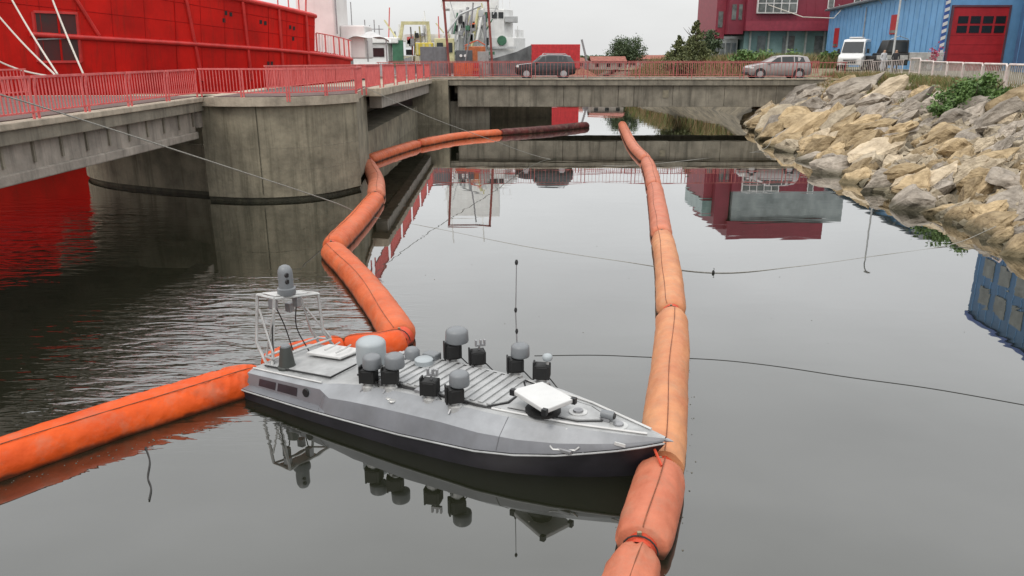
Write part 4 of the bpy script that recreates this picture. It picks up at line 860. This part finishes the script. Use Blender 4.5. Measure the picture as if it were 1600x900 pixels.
# local axes: +x towards the bow, -y towards the camera side
GW = [(0,.74),(.6,.80),(1.7,.85),(2.3,.86),(3.2,.86),(4.2,.81),(4.65,.72),(5.07,.575),(5.5,.37),(5.8,.2),(6.08,.025)]
GZ = [(0,.36),(1.7,.40),(3.2,.44),(4.2,.48),(4.65,.51),(5.07,.55),(5.75,.64),(6.08,.71)]
DZ = [(0,.52),(1.9,.66),(2.5,.76),(3.2,.80),(4.3,.80),(5.1,.78),(6.08,.745)]
st_x = [.48,.6,.8,1.0,1.4,1.85,2.05,2.4,2.8,3.2,3.7,4.2,4.65,5.07,5.4,5.65,5.88,6.08]
def sect(x):
    w = lerp(GW, x); zg = lerp(GZ, x); zd = lerp(DZ, x); f_ = max(0, (x-3.6)/2.48)
    def rk(z): return x - (zg - z)*.62*f_**2 - .0
    k = 1-f_
    aft = x <= 1.86
    kw = w*(.86*k+.5*(1-k)); H1 = (rk(.12), w*(.95*k+.72*(1-k)), .12); H0 = (rk(-.15), w*(.8*k+.35*(1-k)), -.15); K = (rk(-.38), 0.0 if True else 0, -.38+.1*f_)
    G = (x, w, zg); Gb = (x-.0, max(.02, w-.012), zg-.04)
    ins = .11 if aft else .0
    Lg = (x, max(.015, w-ins-.004), zg+.012)
    zs = zg + (zd-zg)*(.84 if aft else .58*(1-.45*f_)); sw = max(.012, w - (ins + .05 if aft else .10*(1-f_*.75)))
    S = (x, sw, zs)
    dw = max(.008, (w - .24) if aft else w*.64*(1-.0*f_)); D = (x, dw if not aft else max(.01, w-.26), zd)
    C_ = (x, 0, zd+.015)
    return K, H0, H1, Gb, G, Lg, S, D, C_
SEC = [sect(x) for x in st_x]
def both(i0, i1):
    r = []
    for s_ in SEC:
        a = [s_[i] for i in range(i0, i1+1)]
        r.append([(x,-y,z) for x,y,z in a]); 
    m_ = MB().grid(r); m_.grid([[(x,-y,z) for x,y,z in q] for q in r]); return m_
hm = both(0, 3); n4 = [SEC[0][i] for i in range(0,4)]
hm.add([(x,-y,z) for x,y,z in n4] + [(x,y,z) for x,y,z in reversed(n4)], [tuple(range(8))]); hm.build('hull_bottom', BHULL, boat, smooth=30)
um = both(4, 6); n3 = [SEC[0][i] for i in range(4,9)]
um.add([(x,-y,z) for x,y,z in n3] + [(x,y,z) for x,y,z in reversed(n3[:-1])], [tuple(range(9))]); um.build('topside', BGREY, boat, smooth=25)
both(6, 7).build('shoulder', BSHO, boat, smooth=25); both(7, 8).build('deck', BLIGHT, boat, smooth=25)
for s_ in (-1,1):
    MB().tube([(S_[4][0]+.004, s_*(S_[4][1]+.006), S_[4][2]-.018) for S_ in SEC], .011, 6).build('rub_rail', BLIGHT, boat, smooth=50)
    for x0, x1 in ((.74,1.06),(1.1,1.46)):
        pts = []
        for x, k in ((x0,.2),(x1,.2),(x1,.78),(x0,.78)):
            c = sect(x); a, b = Vector(c[5]), Vector(c[6]); p = a.lerp(b, k); pts.append((p.x, s_*(p.y+.006), p.z))
        MB().add(pts, [(0,1,2,3)]).build('side_vent', BHULL, boat)
    c = sect(1.8); p = Vector(c[5]).lerp(Vector(c[6]), .55); MB().lathe([(.055,-.01),(.06,.012),(.03,.02)], (p.x, s_*(p.y+.0), p.z), 12, 'y').build('oval_port', BLACK, boat).scale = (.9,1,1)
    if s_ < 0: MB().tube([(sect(x)[7][0], s_*(sect(x)[7][1]+.01), sect(x)[7][2]+.012) for x in (.5,.9,1.3,1.8)], .012, 5).build('deck_edge_strip', BWHITE, boat)
# raised deck plates and hatches
MB().prism([(.6,-.46),(1.3,-.50),(1.3,.5),(.6,.46)], .50, .56).build('hatch_coaming', BHULL, boat)
hx = MB().hexa([(.62,-.42,.56),(1.8,-.44,.64),(1.8,.44,.64),(.62,.42,.56),(.62,-.42,.60),(1.8,-.44,.69),(1.8,.44,.69),(.62,.42,.60)]).build('engine_hatch', BLIGHT, boat, bevel=.012)
MB().tube([(.62,-.445,.592),(1.82,-.465,.685),(1.84,.0,.70)], .012, 5).build('hatch_seal', BLACK, boat)
MB().prism([(2.25,-.42),(4.12,-.42),(4.28,-.2),(4.28,.2),(4.12,.42),(2.25,.42)], .795, .832).build('grating_base', BLIGHT, boat, bevel=.008)
for k in range(17):
    x = 2.32+k*.112; MB().box(x,x+.062,-.41,.41,.8322,.852).build('deck_slat', BLIGHT, boat, bevel=.004)
MB().tube([(2.25,-.435,.805),(4.12,-.435,.81),(4.29,-.21,.81),(4.29,.21,.81),(4.12,.435,.81)], .014, 5).build('grating_seal', BLACK, boat)
MB().prism([(4.36,-.30),(5.14,-.19),(5.36,-.06),(5.36,.06),(5.14,.19),(4.36,.30)], .775, .812).build('fore_hatch', BLIGHT, boat, bevel=.01)
MB().tube([(4.34,-.315,.803),(5.15,-.205,.792),(5.38,-.065,.79),(5.38,.065,.79),(5.15,.205,.792),(4.34,.315,.803)], .009, 5).build('hatch_seal', BLACK, boat)
for s_ in (-1,1): MB().tube([(4.2,s_*.43,.815),(5.1,s_*.30,.80),(5.9,s_*.06,.775)], .014, 5).build('toe_rail', BWHITE, boat)
for x in (5.08,5.56):
    MB().lathe([(.105,0),(.105,.012),(.09,.014)], (x,-.03,.81 if x < 5.3 else .765), 18).build('hatch_ring', ALU, boat, smooth=40); MB().lathe([(.06,0),(.055,.02)], (x,-.03,.825 if x < 5.3 else .78), 12).build('hatch_cap', STEEL, boat)
MB().lathe([(.048,-.07),(.05,.06),(.042,.075)], (5.42,.0,.85), 14, 'x').build('bow_camera', DOME, boat, smooth=40); MB().lathe([(.036,0),(.032,.012)], (5.495,0,.85), 12, 'x').build('lens', BLACK, boat); MB().box(5.34,5.46,-.05,.05,.77,.82).build('camera_foot', STEEL, boat)
for x in (5.0,5.1,5.2,5.06,5.15): MB().lathe([(.03,-.02),(.035,0),(.03,.03)], (x,-.335-.03*math.sin(x*20),.70+.01*math.sin(x*31)), 8).build('bow_shackle', STEEL, boat)
MB().tube([(4.98,-.34,.73),(5.1,-.37,.76),(5.24,-.30,.74)], .012, 5).build('cleat', ALU, boat)
MB().box(5.04,5.24,-.545,-.50,.565,.61).build('fairlead', STEEL, boat, bevel=.01); MB().tube([(5.0,-.55,.62),(5.04,-.56,.59),(5.26,-.48,.60),(5.3,-.46,.64)], .012, 5).build('fairlead_bar', ALU, boat)
MB().lathe([(.012,0),(.022,.06),(.004,.12)], (6.05,0,.725), 8, 'x').build('bow_fitting', STEEL, boat); MB().box(5.62,5.74,-.275,-.262,.665,.70).build('bow_light', BWHITE, boat)
# flat panel antenna on a turntable
pan = [(4.37,-.27),(4.56,.1),(5.08,-.13),(4.93,-.55)]
cx, cy = sum(p[0] for p in pan)/4, sum(p[1] for p in pan)/4
o = MB().prism([(p[0],p[1]) for p in pan], .965, 1.02).build('flat_antenna', BWHITE, boat, bevel=.012)
for p in (pan[0],pan[2],pan[3]): MB().box(p[0]-.028+(cx-p[0])*.03,p[0]+.028+(cx-p[0])*.03,p[1]-.028+(cy-p[1])*.03,p[1]+.028+(cy-p[1])*.03,.955,1.024).build('corner_cap', BLACK, o)
MB().lathe([(.2,.815),(.2,.85),(.12,.86),(.12,.963)], (cx,cy,0), 16).build('antenna_foot', CAMBLK, boat, smooth=40)

# sensor turrets
def turret(x, y, kind, k=1.0, seed=0):
    k *= .87
    z0 = lerp(DZ, x) - (.03 if abs(y) > .5 else 0); r = random.Random(seed)
    h = MB().box(-.10*k,.10*k,-.095*k,.095*k,.07,.30*k).build('sensor_housing', CAMBLK, boat, bevel=.03); h.location = (x,y,z0); h.rotation_euler = (0,0,r.uniform(-.3,.3)-ang)
    fins = MB()
    for i in range(6): fins.box(-.108*k,.108*k,-.09*k+i*.036*k,-.076*k+i*.036*k,.085,.285*k)
    fins.build('cooling_fins', CAMBLK, h)
    MB().box(-.13*k,-.105*k,-.05,.05,.06,.33*k).build('side_arm', CAMBLK, h, bevel=.006)
    MB().lathe([(.085,-.06),(.085,.03),(.05,.05),(.05,.072)], (0,0,0), 12).build('mount', ALU, h, smooth=40)
    for a in (0,1,2,3): q = a*1.57+.6; MB().tube([(math.cos(q)*.05,math.sin(q)*.05,.04),(math.cos(q)*.11,math.sin(q)*.11,-.04)], .012, 5).build('foot_strut', STEEL, h)
    MB().tube([(.08,-.02,.1),(.15,-.03,.02),(.2,-.06,-.03)], .008, 5).build('cable', BLACK, h)
    if kind in ('dome','big'):
        R_ = (.138 if kind == 'dome' else .165)*k; H_ = .165*k
        pr = [(R_*.75,0),(R_*.96,.012),(R_,.03),(R_*.96,H_*.95)] + [(R_*.95*math.cos(a), H_*.95+R_*.42*math.sin(a)) for a in (.3,.6,.9,1.2,1.45)]
        MB().lathe([(a,b+.305*k) for a,b in pr], (.055,0,0), 20).build('dome', DOME, h, smooth=50)
    elif kind == 'small':
        MB().lathe([(.05,.305*k),(.062,.33*k),(.06,.37*k),(.04,.392*k),(.01,.398*k)], (.06,0,.045), 14).build('small_dome', DOMEW, h, smooth=50); MB().tube([(.06,0,.29*k),(.06,0,.36*k)], .02, 6).build('dome_stalk', ALU, h)
    else:
        MB().tube([(.02,0,.29*k),(.02,0,.37*k)], .014, 6).build('fork_stalk', STEEL, h); MB().box(-.03,.1,-.02,.02,.355*k,.385*k).build('fork_base', STEEL, h)
        for q in (-.02,.04,.09): MB().box(q-.01,q+.012,-.02,.02,.386*k,.45*k).build('fork_tine', STEEL, h)
TUR = [(2.52,-.54,'dome',.98),(2.83,-.50,'dome',1),(3.42,-.52,'fork',1),(3.78,-.54,'dome',.98),(3.05,.50,'big',1.06),(3.40,.54,'fork',1),(3.98,.50,'dome',.98),(4.36,.48,'small',1.0)]
for i, (x, y, kd, k) in enumerate(TUR): turret(x, y, kd, k, 100+i)
SEAMG = mat('panel_seam', (.11,.112,.118), .7, var=.2)
for s_ in (-1,1):
    for x in (1.95,4.45):
        c = sect(x); MB().tube([(c[i][0], s_*(c[i][1]+.003), c[i][2]) for i in (5,6,7)], .0035, 4).build('panel_seam', SEAMG, boat)
    MB().tube(catmull([(2.3,s_*.47,.80),(2.7,s_*.45,.815),(3.1,s_*.47,.815),(3.5,s_*.45,.815),(4.0,s_*.455,.815),(4.3,s_*.40,.815)], 6), .009, 5).build('deck_cable', BLACK, boat)
for x in (2.68,3.22,3.66): MB().box(x-.05,x+.05,-.50,-.40,.78,.84).build('connector_box', STEEL, boat, bevel=.008)
for (x, y) in ((2.9,-.62),(3.0,-.60),(2.97,-.66)): MB().lathe([(.04,0),(.05,.012),(.04,.024)], (x,y,.70), 12).build('cable_coil', ALU, boat)
# big radome, small domes, whip aerial, stern cone
MB().lathe([(.14,0),(.18,.02),(.19,.05),(.19,.30)]+[(.19*math.cos(a),.30+.09*math.sin(a)) for a in (.25,.5,.8,1.1,1.4)], (2.2,-.1,.80), 24).build('large_radome', DOMEW, boat, smooth=50)
MB().lathe([(.10,0),(.08,.12)], (2.2,-.1,.69), 12).build('radome_foot', ALU, boat)
MB().lathe([(.1,0),(.1,.14),(.07,.18),(.02,.19)], (2.56,.28,.80), 16).build('gnss_dome', DOME, boat, smooth=50)
MB().lathe([(.12,0),(.12,.06),(.1,.075)], (2.82,.18,.85), 16).build('round_hatch', DOMEW, boat, smooth=50); MB().box(2.70,2.9,.30,.46,.8,.93).build('deck_box', DOME, boat, bevel=.02)
MB().tube([(3.98,.55,.8),(3.98,.55,1.0),(3.95,.55,1.6),(3.96,.55,2.22)], [.012,.009,.007,.005], 6).build('whip_aerial', STEEL, boat)
MB().lathe([(.015,0),(.022,.03),(.012,.06)], (3.96,.55,2.22), 8).build('aerial_tip', BLACK, boat); MB().lathe([(.012,0),(.02,.03),(.012,.06)], (3.95,.55,1.62), 8).build('aerial_joint', BLACK, boat); MB().lathe([(.012,0),(.02,.03),(.012,.06)], (3.965,.55,1.35), 8).build('aerial_joint', BLACK, boat)
MB().lathe([(.125,0),(.125,.04),(.11,.05),(.075,.3),(.07,.315)], (.95,-.36,.585), 18).build('stern_beacon', mat('beacon_dark', (.05,.055,.05), .5), boat, smooth=40); MB().lathe([(.065,0),(.06,.02)], (.95,-.36,.90), 14).build('beacon_cap', DOME, boat)
MB().hexa([(.95,.0,.66),(1.55,.02,.70),(1.6,.42,.70),(1.0,.4,.66),(.95,.0,.70),(1.55,.02,.735),(1.6,.42,.735),(1.0,.4,.70)]).build('white_deck_panel', BWHITE, boat, bevel=.01)
for k in range(3): MB().tube([(1.25+.2*k,.05,.77),(1.3+.2*k,.2,.80),(1.22+.2*k,.38,.77)], .012, 5).build('grab_bar', ALU, boat)
# stern roll frame
feet = [(.54,-.34,.55),(.72,-.40,.57),(.86,.62,.58),(.62,.60,.56)]; knees = [(.33,-.30,.82),(.60,-.26,.82),(.80,.50,.82),(.58,.48,.82)]
tops = [(.37,-.24,1.5),(.70,-.25,1.5),(.86,.40,1.42),(.60,.30,1.44)]
for a, kn, b in zip(feet, knees, tops): MB().tube([a, kn, b], .022, 7).build('frame_leg', ALU, boat, smooth=50)
for i, j in ((0,1),(1,2),(2,3),(3,0)):
    MB().tube([tops[i], tops[j]], .02, 6).build('frame_top_tube', ALU, boat); 
    a, b = Vector(feet[i]).lerp(Vector(tops[i]), .12), Vector(feet[j]).lerp(Vector(tops[j]), .12); MB().tube([a, b], .017, 6).build('frame_base_tube', ALU, boat)
for (i, k1, j, k2) in ((0,.1,1,.85),(1,.2,0,.8),(2,.15,3,.7)):
    MB().tube([Vector(feet[i]).lerp(Vector(tops[i]), k1), Vector(feet[j]).lerp(Vector(tops[j]), k2)], .015, 6).build('frame_brace', ALU, boat)
pl = MB().hexa([(.42,-.20,1.512),(.68,-.21,1.512),(.82,.24,1.455),(.58,.20,1.46),(.42,-.20,1.53),(.68,-.21,1.53),(.82,.24,1.473),(.58,.20,1.478)]).build('frame_platform', BWHITE, boat, bevel=.008)
hd = MB().lathe([(.115,0),(.125,.02),(.125,.09),(.10,.1),(.10,.3),(.095,.34),(.07,.39),(.03,.41)], (.70,-.02,1.50), 18).build('camera_head', DOME, boat, smooth=45)
for z in (1.79,1.70): MB().lathe([(.035,0),(.03,.02)], (.775,-.07,z), 10, 'x').build('camera_lens', BLACK, hd)
for (x, y, z) in ((.5,-.1,1.28),(.62,-.2,1.34),(.75,.1,1.3),(.6,.1,1.2)): MB().box(x-.05,x+.05,y-.04,y+.04,z,z+.13).build('junction_box', STEEL, boat, bevel=.01)
for (a, b, c) in (((.5,-.1,1.4),(.52,.05,1.0),(.6,.1,.6)),((.62,-.2,1.4),(.66,-.3,1.0),(.64,-.3,.58)),((.75,.1,1.4),(.7,.1,1.0),(.8,.2,.62))): MB().tube(catmull([a,b,c],6), .009, 5).build('cable', BLACK, boat)
MB().tube([(.45,.1,1.48),(.44,.1,1.75)], .006, 5).build('short_aerial', STEEL, boat)

# ------------------------------------------------------------------ oil booms
def boommat(name, a, b, dirt=.85):
    m = mat(name, a, .5, var=.2, scale=1.6, col2=b, bump=.45, bscale=6, spec=.2)
    n, l = m.node_tree.nodes, m.node_tree.links; bs = n['Principled BSDF']; src = bs.inputs['Base Color'].links[0].from_socket
    # dusty, sun-bleached patches and crease lines in the fabric
    tx = n.new('ShaderNodeTexCoord'); du = n.new('ShaderNodeTexNoise'); du.inputs['Scale'].default_value = 3.3; du.inputs['Detail'].default_value = 8; du.inputs['Roughness'].default_value = .72; l.new(tx.outputs['Object'], du.inputs['Vector'])
    dr_ = n.new('ShaderNodeMapRange'); dr_.inputs['From Min'].default_value = .48; dr_.inputs['From Max'].default_value = .72; dr_.inputs['To Max'].default_value = .62; l.new(du.outputs['Fac'], dr_.inputs['Value'])
    dm = n.new('ShaderNodeMix'); dm.data_type = 'RGBA'; l.new(dr_.outputs[0], dm.inputs['Factor']); l.new(src, dm.inputs[6]); dm.inputs[7].default_value = (*(c*.45+k_ for c, k_ in zip(a, (.16,.12,.085))), 1); src = dm.outputs[2]
    cr = n.new('ShaderNodeTexNoise'); cr.noise_type = 'RIDGED_MULTIFRACTAL'; cr.inputs['Scale'].default_value = 1.7; cr.inputs['Detail'].default_value = 3; cr.inputs['Distortion'].default_value = .8; l.new(tx.outputs['Object'], cr.inputs['Vector'])
    cb_ = n.new('ShaderNodeBump'); cb_.inputs['Strength'].default_value = .8; cb_.inputs['Distance'].default_value = .045; l.new(cr.outputs['Fac'], cb_.inputs['Height']); l.new(n['Bump'].outputs['Normal'], cb_.inputs['Normal']); l.new(cb_.outputs['Normal'], bs.inputs['Normal'])
    ge = n.new('ShaderNodeNewGeometry'); sp = n.new('ShaderNodeSeparateXYZ'); l.new(ge.outputs['Position'], sp.inputs[0])
    nz_ = n.new('ShaderNodeTexNoise'); nz_.inputs['Scale'].default_value = 5; nz_.inputs['Detail'].default_value = 4; l.new(ge.outputs['Position'], nz_.inputs['Vector'])
    su = n.new('ShaderNodeMath'); su.operation = 'MULTIPLY_ADD'; l.new(nz_.outputs['Fac'], su.inputs[0]); su.inputs[1].default_value = -.12; l.new(sp.outputs['Z'], su.inputs[2])
    r3 = n.new('ShaderNodeMapRange'); r3.inputs['From Min'].default_value = .02; r3.inputs['From Max'].default_value = -.04; r3.inputs['To Max'].default_value = dirt; l.new(su.outputs[0], r3.inputs['Value'])
    m2 = n.new('ShaderNodeMix'); m2.data_type = 'RGBA'; l.new(r3.outputs[0], m2.inputs['Factor']); l.new(src, m2.inputs[6]); m2.inputs[7].default_value = (.03,.02,.012,1); l.new(m2.outputs[2], bs.inputs['Base Color'])
    return m
B_OR = boommat('boom_orange', (.62,.085,.012), (.52,.06,.009)); B_PEACH = boommat('boom_peach', (.53,.245,.115), (.45,.165,.08)); B_PINK = boommat('boom_salmon', (.49,.165,.095), (.40,.115,.062)); B_RED = boommat('boom_red', (.55,.07,.03), (.42,.05,.025)); B_DARK = boommat('boom_dark', (.10,.02,.018), (.02,.008,.008)); B_CORAL = boommat('boom_coral', (.54,.125,.048), (.46,.09,.03))
SEAM = mat('seam_dark', (.22,.07,.03), .8, var=.3, scale=10)
def seg(parent, pts, r0, mt, seed, pinch=(.74,.74), wr=.035, seam=True, seam_side=.15, zc=.10, rings=70, fold=0):
    """one inflated boom chamber: catmull axis, elliptic section, necked ends, folds"""
    ax = catmull([(p[0], p[1], zc) for p in pts], max(6, rings//(len(pts)-1))); n = len(ax); K = 26; rows = []; seamp = []
    tot = sum((ax[i+1]-ax[i]).length for i in range(n-1)); acc = 0
    for i, p in enumerate(ax):
        if i: acc += (ax[i]-ax[i-1]).length
        t = acc/tot; d = (ax[min(i+1,n-1)]-ax[max(i-1,0)]).normalized(); side = Vector((d.y,-d.x,0)); up = Vector((0,0,1))
        e0 = min(1, acc/(r0*1.2)); e1 = min(1, (tot-acc)/(r0*1.2)); pr = 1
        pr *= pinch[0]+(1-pinch[0])*math.sqrt(max(0,1-(1-e0)**2)); pr *= pinch[1]+(1-pinch[1])*math.sqrt(max(0,1-(1-e1)**2))
        endw = max(0, 1-acc/(r0*3))+max(0, 1-(tot-acc)/(r0*3)); row = []
        for k in range(K):
            a = 2*math.pi*k/K; q = Vector((math.cos(a)*3, math.sin(a)*3, acc*2.2+seed*7))
            w = r0*pr*(1+wr*noise.noise(q)+ endw*.05*noise.noise(Vector((math.cos(a)*5, math.sin(a)*5, acc*.8+seed))) + .014*noise.noise(Vector((acc*.9,seed,0)))*2 - endw*.10*abs(noise.noise(Vector((math.cos(a)*3.2+seed, math.sin(a)*3.2, acc*1.1+seed)))) + .022*noise.noise(Vector((math.cos(a)*2+acc*5, math.sin(a)*2, acc*5+seed))))
            if fold:
                wf = max(0, 1-acc/fold)*max(0, min(1, math.sin(a)*1.6+.35)) * (1 if math.cos(a) > -.9 else .3); w -= .055*wf*max(0, math.sin(acc*17+a*6.0+1.2*noise.noise(Vector((acc*2,a,seed)))))**2.5
            row.append(p + side*math.cos(a)*w*1.03 + up*math.sin(a)*w*.93)
        rows.append(row + [row[0]])
        am = math.pi/2 + seam_side + .08*math.sin(acc*1.3+seed); seamp.append(p + side*math.cos(am)*r0*pr*1.035 + up*math.sin(am)*r0*pr*.935 + up*.003)
    mb = MB().grid(rows); mb.f.append(tuple(len(mb.v)-K-1+k for k in range(K))); mb.f.append(tuple(range(K)))
    bmn = mb.mesh('boom_chamber', 70); o = link('boom_chamber', bmn, mt, parent)
    if seam: MB().tube(seamp, .006, 5).build('seam', SEAM, o, smooth=60)
    return ax[0], ax[-1], (ax[1]-ax[0]).normalized(), (ax[-1]-ax[-2]).normalized()
def joint(parent, p, d, r0, mt, seed, rope=True):
    """clamped web between two chambers: upright folded fabric plate, bolt bar and a tie"""
    d = Vector(d); side = Vector((d.y,-d.x,0)); rnd = random.Random(seed); P = Vector((p[0],p[1],.1))
    rows = []
    for s_ in (-.13,0,.13):
        rows.append([P + d*s_ + side*math.cos(a)*r0*(.50+.08*abs(s_)/.13+.07*rnd.random()) + Vector((0,0,1))*math.sin(a)*r0*(.52+.08*abs(s_)/.13+.08*rnd.random()) for a in [i*2*math.pi/14 for i in range(14)]])
        rows[-1].append(rows[-1][0])
    j = MB().grid(rows).build('joint_web', mt, parent, smooth=50)
    MB().bar(P+Vector((0,0,-.2))+side*.02, P+Vector((0,0,r0*.72))+side*.02, .03, .04).build('clamp_bar', mat('clamp_metal', (.30,.25,.16), .5, .4) if 'clamp_metal' not in bpy.data.materials else bpy.data.materials['clamp_metal'], j)
    if rope: MB().tube([P+d*.04+side*math.cos(a)*r0*.64+Vector((0,0,1))*math.sin(a)*r0*.66 for a in [i*math.pi/10-.1 for i in range(11)]], .009, 5).build('tie_rope', ROPE_D, j)
    return j
def W(px, py, z=.12): p = on_plane(px, py, z); return (p.x, p.y)
def boom(label, segs, r0, jm, group='orange oil booms', sseed=0):
    o0 = segs[0][0][0]; t = thing('oil_boom', label, 'boom', (0,0,0), 0, group); last = None
    for i, (pts, mt, kw) in enumerate(segs):
        a, b, da, db = seg(t, pts, kw.pop('r', r0), mt, sseed+i, **kw)
        if last is not None: joint(t, (a+last[0])/2, (da+last[1]).normalized(), r0, jm, sseed+i)
        last = (b, db)
    return t
boom('long faded orange boom running from the boat bow to the far bridge', [
    ([W(972,194),W(988,226),W(1009,249)], B_PINK, {}), ([W(1011,252),W(1018,272),W(1022,291)], B_PINK, {}), ([W(1023,293),W(1029,330),W(1034,367)], B_PINK, dict(seam_side=-.5)),
    ([W(1035,370),W(1044,420),W(1049,487)], B_PEACH, dict(seam_side=-.5)), ([W(1050,494),W(1049,545),W(1043,610),W(1037,680),W(1033,730)], B_PEACH, dict(seam_side=.05, pinch=(.74,.93))),
    ([W(1032,742),W(1022,785),W(1002,852)], B_PINK, dict(seam_side=.1, r=.278, pinch=(.95,.84))), ([W(1000,862),W(985,905),W(968,960)], B_PINK, dict(seam_side=.2, r=.24, wr=.12, pinch=(.35,.8)))], .275, B_RED, sseed=10)
boom('bent orange boom winding from behind the boat round the pier to the road bridge', [
    ([W(917,196),W(850,203),W(783,208)], B_DARK, dict(seam=False)), ([W(780,208),W(715,214),W(654,225)], B_CORAL, {}), ([W(651,226),W(612,238),W(577,250)], B_CORAL, {}),
    ([W(575,256),W(587,280),W(588,305)], B_PINK, {}), ([W(587,310),W(560,343),W(520,385)], B_CORAL, dict(seam_side=-.3)), ([W(518,391),W(552,425),W(590,472),W(626,525)], B_CORAL, dict(seam_side=-.45)),
    ([W(626,534),W(590,543),W(540,545)], B_OR, {}), ([W(535,546),W(480,556),W(420,575)], B_OR, {})], .30, B_RED, sseed=30)
boom('bright orange boom stretching from the boat stern to the left picture edge', [
    ([W(402,590),W(330,612),W(200,652),W(80,692),W(-60,740)], B_OR, dict(wr=.04, r=.30, seam_side=.42, rings=220, fold=2.3)), ([W(-75,746),W(-180,790),W(-300,850)], B_OR, {})], .30, B_RED, sseed=50)
# ------------------------------------------------------------------ ropes and small floating things
def rope(label, pts, r, mt, name='rope', group=None): return tag(MB().tube(catmull(pts, 10), r, 5).build(name, mt, smooth=60), label, 'rope', group)
rope('pale rope slung from the left span across the basin to the rock bank', [(-9.95,14.3,4.12),(-9.3,15.6,3.62),(-7.2,18.9,2.06),(-5.2,22.0,.55),(-4.4,22.6,.04),(-2.2,21.0,.0),(.24,18.9,.0),(2.5,17.4,.0),(4.45,16.35,.01),(6.5,16.9,.0),(8.8,17.9,.0),(11.1,18.9,.03),(12.6,19.6,.35)], [.016]*42+[.009]*79, ROPE)
t = thing('rope_weight', 'small dark knot hanging at the lowest point of the pale rope', 'weight', (4.45,16.35,.02)); MB().lathe([(.012,-.04),(.03,-.015),(.03,.02),(.012,.045)], (0,0,0), 8).build('knot', ROPE_D, t); MB().tube([(0,0,.04),(.02,0,.07),(0,0,.09)], .008, 5).build('loop', ROPE_D, t)
rope('thin grey rope from the pier corner slung across to the far rocks', [(-5.35,28.9,3.5),(-3.4,30.9,2.35),(-1.0,33.2,1.2),(1.6,35.9,.03),(4.4,33.6,.0),(8.0,35.4,.0),(12.4,38.9,.03),(13.6,40.5,.6)], .012, ROPE)
rope('black line floating on the water from the boat to the right picture edge', [(*W(835,556,.0),.0),(*W(930,555,.0),.0),(*W(1010,558,.0),.0),(*W(1115,562,.0),.0),(*W(1210,572,.0),.0),(*W(1330,590,.0),.0),(*W(1460,608,.0),.0),(*W(1640,640,.0),.0)], .008, ROPE_D, 'floating_line')
tag(MB().tube(catmull([(*W(228,700,.01),.01),(*W(234,720,.01),.01),(*W(231,745,.01),.01),(*W(236,762,.01),.01),(*W(233,781,.01),.01)], 8), [.02]+[.010]*32, 5).build('reflection_strand', ROPE_D), 'dark crooked twig standing for a reflection below the left boom', 'strand')  # added strand shaped as the mirror image of something overhead
t = thing('bow_tether', 'short red strap tying the boat bow to the faded boom', 'strap', (0,0,0)); p = org+dirv*6.18
MB().tube([Vector((p.x,p.y,.5)), Vector((p.x+.06,p.y-.05,.42)), Vector((*W(1034,728,.36),.36))], .016, 6).build('strap', B_RED, t); MB().lathe([(.03,-.02),(.03,.02)], (p.x,p.y,.5), 8).build('hook', STEEL, t)

# bubbles and flecks drifting along the booms, too small to count
fl = MB(); rr = random.Random(21)
for i in range(190):
    k = rr.random()
    if k < .5: yy = rr.uniform(5.6, 13); xx = lerp([(5.6,1.0),(7,1.55),(8.4,1.9),(10.3,2.35),(13.5,3.0)], yy) + .14 + abs(rr.gauss(0,.09))
    elif k < .8: xx = rr.uniform(-6.4,-3.8); yy = lerp([(-6.4,7.0),(-4.9,8.35),(-3.8,9.2)], xx) - abs(rr.gauss(0,.12))
    else: xx = rr.uniform(-9, 10); yy = rr.uniform(6, 22)
    q = rr.uniform(.004,.012); fl.lathe([(q,0.0),(q*.7,q*.5)], (xx,yy,.001), 5)
o = fl.build('floating_flecks', mat('fleck', (.14,.13,.10), .8, var=.5, scale=20)); o['kind'] = 'stuff'; o['label'] = 'bubbles and flecks drifting beside the booms'; o['category'] = 'debris'
